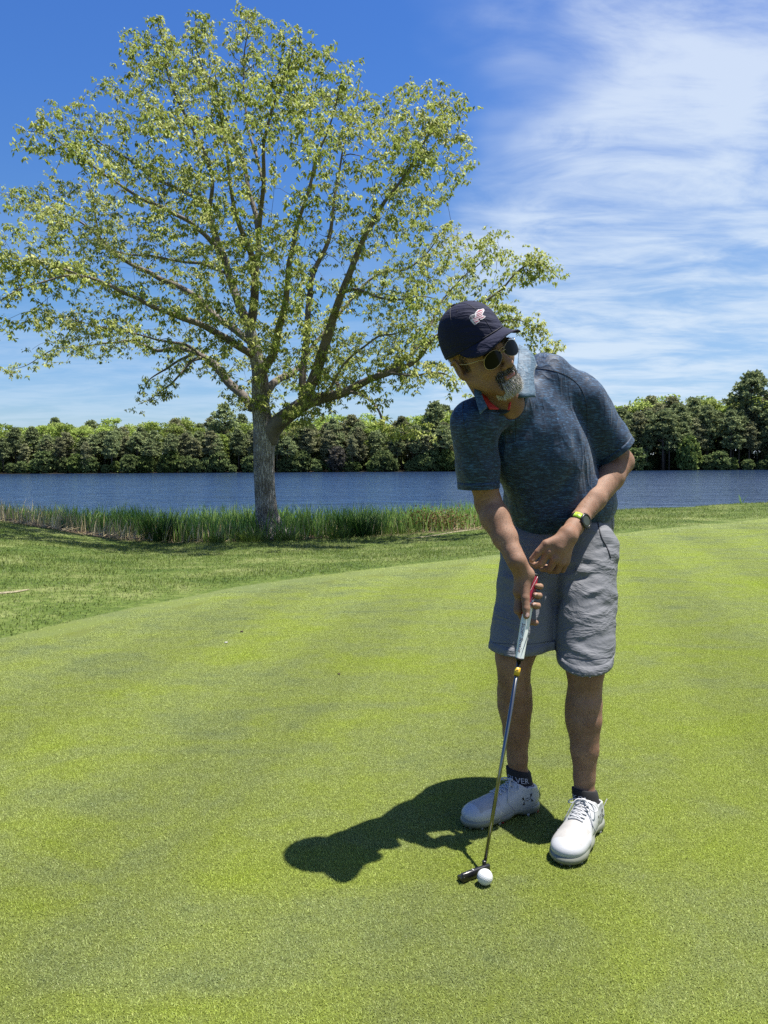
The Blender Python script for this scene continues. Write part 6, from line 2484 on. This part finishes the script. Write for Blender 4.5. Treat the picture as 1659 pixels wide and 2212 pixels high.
# ------------------------------------------------------------------ golf ball
bc0 = P(1047.5, 1894.5, 2.045)
BR = 0.02135
bc0.z = BR + 0.001
# keep it on the sight ray at its true height
d_ = (P(1047.5, 1894.5, 3.0) - EYE).normalized()
bc0 = EYE + d_ * ((CAM_H - bc0.z) / -d_.z)
N1, N2 = 180, 90
v, f = [], []
nd = 332
ga = pi * (3 - 5 ** 0.5)
dim = np.array([[math.sqrt(1 - (1 - 2 * (i + .5) / nd) ** 2) * cos(ga * i), math.sqrt(1 - (1 - 2 * (i + .5) / nd) ** 2) * sin(ga * i), 1 - 2 * (i + .5) / nd] for i in range(nd)])
th_ = (np.arange(N2 + 1) / N2) * pi
ph_ = (np.arange(N1) / N1) * 2 * pi
TH, PH = np.meshgrid(th_, ph_, indexing='ij')
S_ = np.stack([np.sin(TH) * np.cos(PH), np.sin(TH) * np.sin(PH), np.cos(TH)], -1).reshape(-1, 3)
ang = np.arccos(np.clip((S_ @ dim.T).max(1), -1, 1))
dd_ = 0.00042 * np.clip(1 - (ang / 0.090) ** 2, 0, 1)
V_ = S_ * (BR - dd_)[:, None]
rot = np.array(Matrix.Rotation(0.7, 3, 'X'))
V_ = V_ @ rot.T + np.array(bc0)
ii = np.arange((N2 + 1) * N1).reshape(N2 + 1, N1)
F_ = np.stack([ii[:-1, :], np.roll(ii[:-1, :], -1, 1), np.roll(ii[1:, :], -1, 1), ii[1:, :]], -1).reshape(-1, 4)
m_ball = simple_mat('golf_ball_cover', (0.80, 0.81, 0.80), 0.22, coat=0.4)
tag(mk('golf_ball', V_, F_[:, ::-1], m_ball, org=bc0), 'white dimpled golf ball in front of the putter head', 'golf ball')

# ------------------------------------------------------------------ shoes and socks
m_shoe = simple_mat('white_shoe_leather', (0.56, 0.57, 0.58), 0.38, var=0.05, vscale=20, bump=0.15, bscale=300)
m_shoe2 = simple_mat('warm_grey_shoe_panel', (0.47, 0.455, 0.43), 0.55, var=0.10, vscale=35)
m_sole = simple_mat('cream_sole', (0.23, 0.24, 0.19), 0.35, var=0.12, vscale=25)
m_cleat = simple_mat('clear_cleat', (0.40, 0.40, 0.36), 0.3)
m_redcl = simple_mat('red_cleat', (0.50, 0.03, 0.03), 0.4)
m_lace = simple_mat('white_lace', (0.60, 0.61, 0.62), 0.8)
m_sock = simple_mat('black_sock', (0.012, 0.012, 0.014), 0.9, bump=0.4, bscale=700)
m_sockw = simple_mat('sock_lettering', (0.55, 0.55, 0.60), 0.9)
m_lil = simple_mat('lilac_stripe', (0.36, 0.34, 0.52), 0.5)
m_logo = simple_mat('black_logo', (0.012, 0.012, 0.014), 0.4)


def shoe(heel, toe, ank, mirror, label, words):
    heel, toe, ank = Vector(heel), Vector(toe), Vector(ank)
    L_ = (toe - heel).length
    fx = (toe - heel).normalized()
    sx = Vector((-fx.y, fx.x, 0)) * mirror            # inner or outer side; +sx is the outer side
    up = Vector((0, 0, 1))
    k = L_ / 0.30

    def w(x, y, z):
        return heel + fx * (x * k) + sx * (y * k) + up * z
    M = np.array([list(fx), list(sx), list(up)]).T
    lo = np.array(heel + fx * L_ / 2) - 0.24
    hi = np.array(heel + fx * L_ / 2) + 0.24
    lo[2], hi[2] = 0.0, 0.20
    U = Field(lo, hi, 0.0028)
    U.ell(w(0.248, 0.004, 0.038), (0.050 * k, 0.046 * k, 0.030), M, 0.0)
    U.ell(w(0.205, 0.004, 0.040), (0.065 * k, 0.049 * k, 0.036), M, 0.02)
    U.cone(w(0.185, 0.002, 0.046), w(0.095, 0.0, 0.068), 0.036, 0.038, 0.02)
    U.ell(w(0.12, -0.002, 0.040), (0.09 * k, 0.040 * k, 0.040), M, 0.02)
    U.ell(w(0.045, 0.0, 0.048), (0.046 * k, 0.037 * k, 0.046), M, 0.02)
    U.cone(w(0.042, 0.0, 0.060), w(0.050, 0, 0.092), 0.038, 0.040, 0.015)
    U.cone(w(0.095, 0.0, 0.070), w(0.082, 0, 0.104), 0.032, 0.026, 0.015)
    U.plane(w(0.05, 0, 0.098), fx * -0.28 + up, 0.004)
    U.cone(w(0.056, 0.0, 0.075), w(0.056, 0, 0.16), 0.0345, 0.0375, 0.004, 'sub')
    U.plane(w(0.1, 0, 0.022), -up, 0.0)
    uv_, uf_ = U.mesh()
    uv_ = relax(uv_, uf_, 1)
    root = empty('golf_shoe', FOOT, None, None)
    root.parent = person
    root.location = (0, 0, 0)
    ORG[root.name] = ORG[person.name]
    root['label'] = label
    upper = mk('upper', uv_, uf_, [m_shoe, m_shoe2], root)
    q = (uv_[uf_].mean(1) - np.array(heel)) @ M
    qx, qy, qz = q[:, 0] / k, q[:, 1] / k, q[:, 2]
    fi = ((qx < 0.262 - 0.1 * np.abs(qy)) & (qx > 0.178) & (np.abs(qy) < 0.044) & (qz > 0.036)).astype(np.int32)
    upper.data.polygons.foreach_set('material_index', fi)
    bvh = BVHTree.FromPolygons([Vector(p) for p in uv_], [tuple(int(i) for i in r) for r in uf_])
    # sole
    Sf = Field(lo, hi, 0.0028)
    Sf.ell(w(0.235, 0.004, 0.020), (0.068 * k, 0.052 * k, 0.026), M, 0.0)
    Sf.ell(w(0.17, 0.003, 0.018), (0.07 * k, 0.047 * k, 0.020), M, 0.015)
    Sf.ell(w(0.10, 0.0, 0.022), (0.07 * k, 0.036 * k, 0.014), M, 0.015)
    Sf.ell(w(0.045, 0.0, 0.020), (0.052 * k, 0.042 * k, 0.030), M, 0.015)
    Sf.plane(w(0.1, 0, 0.031), up - fx * 0.02, 0.003)
    Sf.plane(w(0.1, 0, 0.006), -up, 0.0)
    Sf.cone(w(0.118, -0.08, -0.004), w(0.118, 0.08, -0.004), 0.018, 0.018, 0.008, 'sub')
    s_v, s_f = Sf.mesh()
    mk('sole', relax(s_v, s_f, 1), s_f, m_sole, root)
    cl = []
    for x, y in ((0.28, 0.02), (0.285, 0.0), (0.275, -0.022), (0.25, 0.042), (0.25, -0.036), (0.22, 0.046), (0.21, -0.04), (0.18, 0.040), (0.06, 0.034), (0.06, -0.034), (0.02, 0.026), (0.02, -0.026), (0.25, 0.0), (0.2, 0.0)):
        cl.append(tube([w(x, y, 0.010), w(x, y, -0.003)], [0.0055, 0.0032], 7))
    v_, f_ = merge(cl)
    mk('cleats', v_, f_, m_cleat, root)
    v_, f_ = merge([tube([w(x, y, 0.011), w(x, y, -0.002)], [0.006, 0.004], 8) for x, y in ((0.165, 0.036), (0.016, 0.026))])
    mk('red_cleats', v_, f_, m_redcl, root)

    def top(x, y, off=0.001):
        h_, n_, i_, t_ = bvh.ray_cast(w(x, y, 0.25), -up)
        return (h_ + n_ * off) if h_ is not None else w(x, y, 0.06)

    def side_pt(x, z, sgn, off=0.0008):
        h_, n_, i_, t_ = bvh.ray_cast(w(x, 0.2 * sgn, z), -sx * sgn)
        return (h_ + sx * sgn * off) if h_ is not None else w(x, 0.04 * sgn, z)

    # laces in crossing rows, with a bow
    lc_ = []
    rows = [0.176, 0.160, 0.144, 0.128, 0.112]
    for i, x in enumerate(rows):
        lc_.append(tube([top(x, y, 0.0022 + 0.0012 * (1 - abs(y) / 0.02)) for y in np.linspace(-0.020, 0.020, 9)], 0.0019, 6))
        if i < len(rows) - 1:
            for sg in (-1, 1):
                lc_.append(tube([top(x + (rows[i + 1] - x) * t, sg * (0.020 - 0.040 * t), 0.0030 + 0.002 * sin(pi * t)) for t in np.linspace(0, 1, 8)], 0.0018, 6))
    v_, f_ = merge(lc_)
    mk('laces', v_, f_, m_lace, root)
    knot = top(0.106, 0.0, 0.006)
    bw = []
    for sg, ln2, dz in ((-1, 0.052, 0.004), (1, 0.056, -0.006)):
        lp = [knot]
        for t in np.linspace(0.1, 0.9, 11):
            a = t * 2 * pi
            r = ln2 * sin(t * pi)
            p_ = knot + sx * (sg * r * 0.80) + fx * (0.016 * math.sin(a) * 1.0 + 0.012 * sin(t * pi)) + up * (dz * sin(t * pi) - 0.55 * abs(r) * 0.45)
            lp.append(p_)
        lp.append(knot)
        bw.append(tube([Vector(q_) for q_ in smooth_path(lp, 30)], 0.0018, 6))
        bw.append(tube([Vector(q_) for q_ in smooth_path([knot, knot + sx * (sg * 0.02) + fx * 0.02, top(0.150, sg * 0.040, 0.003)], 10)], 0.0017, 6))
    bw.append(tube([knot - sx * 0.006, knot + sx * 0.006], 0.0045, 8))
    v_, f_ = merge(bw)
    mk('lace_bow', v_, f_, m_lace, root)
    # eyelet stays
    # tongue
    tg2 = [[w(0.150, y, 0.070) for y in (-0.018, 0.0, 0.018)], [w(0.115, y, 0.092) for y in (-0.020, 0.0, 0.020)], [w(0.094, y, 0.113) for y in (-0.017, 0.0, 0.017)]]
    v_, f_ = patch(tg2, 0.004)
    mk('tongue', v_, f_, m_shoe, root)
    # panel lines
    pl = []
    for sgn in (-1, 1):
        pl.append(tube([side_pt(x, z, sgn, 0.0002) for x, z in ((0.150, 0.070), (0.145, 0.060), (0.136, 0.050), (0.124, 0.038), (0.118, 0.032))], 0.0009, 5))
        pl.append(tube([side_pt(x, z, sgn, 0.0002) for x, z in ((0.012, 0.092), (0.022, 0.070), (0.036, 0.050), (0.048, 0.038))], 0.0008, 5))
        pl.append(tube([side_pt(x, z, sgn, 0.0002) for x, z in ((0.20, 0.056), (0.205, 0.046), (0.212, 0.036))], 0.0007, 5))
    v_, f_ = merge(pl)
    mk('panel_line', v_, f_, m_lil if mirror > 0 else simple_mat('grey_panel_line', (0.20, 0.21, 0.23), 0.5), root)
    # two interlocking arcs, the maker's mark, on both sides
    for sgn in (-1, 1):
        v, f = [], []
        cx_, cz_, S = 0.068, 0.060, 0.0150
        for part in (1, -1):
            arc = []
            n = 16
            for i in range(n + 1):
                t = i / n * 2 - 1
                a = t * 1.25
                xx = 1.18 * sin(a) / sin(1.25)
                oz = part * (-0.26 + 1.16 * ((1 - cos(a)) / (1 - cos(1.25))) ** 1.15)
                wdt = 0.16 + 0.42 * abs(t) ** 2.2
                arc.append((xx, oz, wdt))
            b0_ = len(v)
            for xx, oz, wdt in arc:
                # thin where the arcs cross, flared at their ends
                t = abs(xx) / 1.18
                ex_, ez_ = (wdt * (0.35 + 0.65 * t), wdt * (1 - t) * 0.8)
                for sg2 in (-1, 1):
                    qx2, qz2 = xx + sg2 * ex_ * 0.5 * (1 if xx > 0 else -1) * t, oz + sg2 * ez_ * 0.5 * part
                    v.append(side_pt(cx_ - S * (qx2 * 0.97 - qz2 * 0.2), cz_ + S * (qz2 * 0.97 + qx2 * 0.2), sgn, 0.0012))
            for i in range(n):
                f.append((b0_ + 2 * i, b0_ + 2 * i + 1, b0_ + 2 * i + 3, b0_ + 2 * i + 2))
        mk('side_emblem', v, f, m_logo, root)
    # sock
    ax2 = (ank + Vector((0, 0, 0.06)) - w(0.056, 0, 0.06))
    base = w(0.058, 0, 0.055)
    topc = Vector((ank.x, ank.y, ank.z + 0.012))
    sv2, sf2 = [], []
    NS = 36
    ringz = [(0.0, 0.037), (0.5, 0.0395), (0.8, 0.0400), (0.97, 0.0390), (1.0, 0.0380), (1.0, 0.034)]
    for t, r in ringz:
        c = lerp(base, topc, t)
        for j in range(NS):
            a = 2 * pi * j / NS
            sv2.append(c + (fx * cos(a) * 1.06 + sx * sin(a)) * r + up * (0.010 * cos(a) * t))
    for i in range(len(ringz) - 1):
        for j in range(NS):
            a, b = i * NS + j, i * NS + (j + 1) % NS
            sf2.append((a, b, b + NS, a + NS))
    sock = mk('sock', sv2, sf2, m_sock, person)

    def sock_pt(a, t, off=0.0006):
        c = lerp(base, topc, t)
        return c + (fx * cos(a) * 1.06 + sx * sin(a)) * (0.0400 + off) + up * (0.010 * cos(a) * t)
    txt, a_start, a_end, t0_, t1_ = words
    v, f, (x0, x1) = text_mesh(txt, 1.0, 0.0)
    v = [sock_pt(a_start + (a_end - a_start) * (x - x0) / (x1 - x0), t0_ + (t1_ - t0_) * y / 0.72) for x, y, z in v]
    mk('sock_lettering', v, f, m_sockw, sock, smooth=False)
    bnd = []
    for tt in (0.50,):
        ring = [sock_pt(2 * pi * j / 40, tt - 0.03, 0.0004) for j in range(41)] + [sock_pt(2 * pi * j / 40, tt, 0.0004) for j in range(41)]
        bnd.append((ring, [(j, j + 1, j + 42, j + 41) for j in range(40)]))
    v_, f_ = merge(bnd)
    mk('sock_stripe', v_, f_, m_sockw, sock)
    return w


wR = shoe(H_R, T_R, J['an_r'], 1, 'white golf shoe turned to the left of the picture, in shade', ('SILVER', -0.1, 1.75, 0.60, 0.80))
wL = shoe(H_L, T_L, J['an_l'], 1, 'white golf shoe pointing at the camera, in full sun', ('IKSI', -1.1, 0.35, 0.60, 0.80))

# ------------------------------------------------------------------ small things lying on the green
m_bit = simple_mat('brown_bud_scale', (0.06, 0.035, 0.02), 0.8)
m_pale = simple_mat('pale_chip', (0.60, 0.58, 0.52), 0.7)


def ground_at(x, y):
    d = (P(x, y, 3.0) - EYE).normalized()
    return EYE + d * (CAM_H / -d.z)


for x, y, s, m, lab in ((522, 1366, 0.011, m_bit, 'small dark brown bud lying on the green, farther of the two bits left of the golfer'),
                        (488, 1390, 0.010, m_pale, 'small pale chip lying on the green beside the dark bud'),
                        (732, 1458, 0.008, m_bit, 'tiny dark bit lying on the green left of the golfer\'s legs')):
    c = ground_at(x, y)
    Bf = Field(np.array(c) - 0.03, np.array(c) + 0.03, 0.0015)
    c.z = 0.006
    Bf.ell(c, (s, s * 0.6, s * 0.5), None, 0)
    Bf.ell(c + Vector((s * 0.6, 0.2 * s, 0.001)), (s * 0.5, s * 0.4, s * 0.35), None, 0.003)
    v_, f_ = Bf.mesh()
    tag(mk('turf_debris', v_, f_, m, org=c), lab, 'debris')
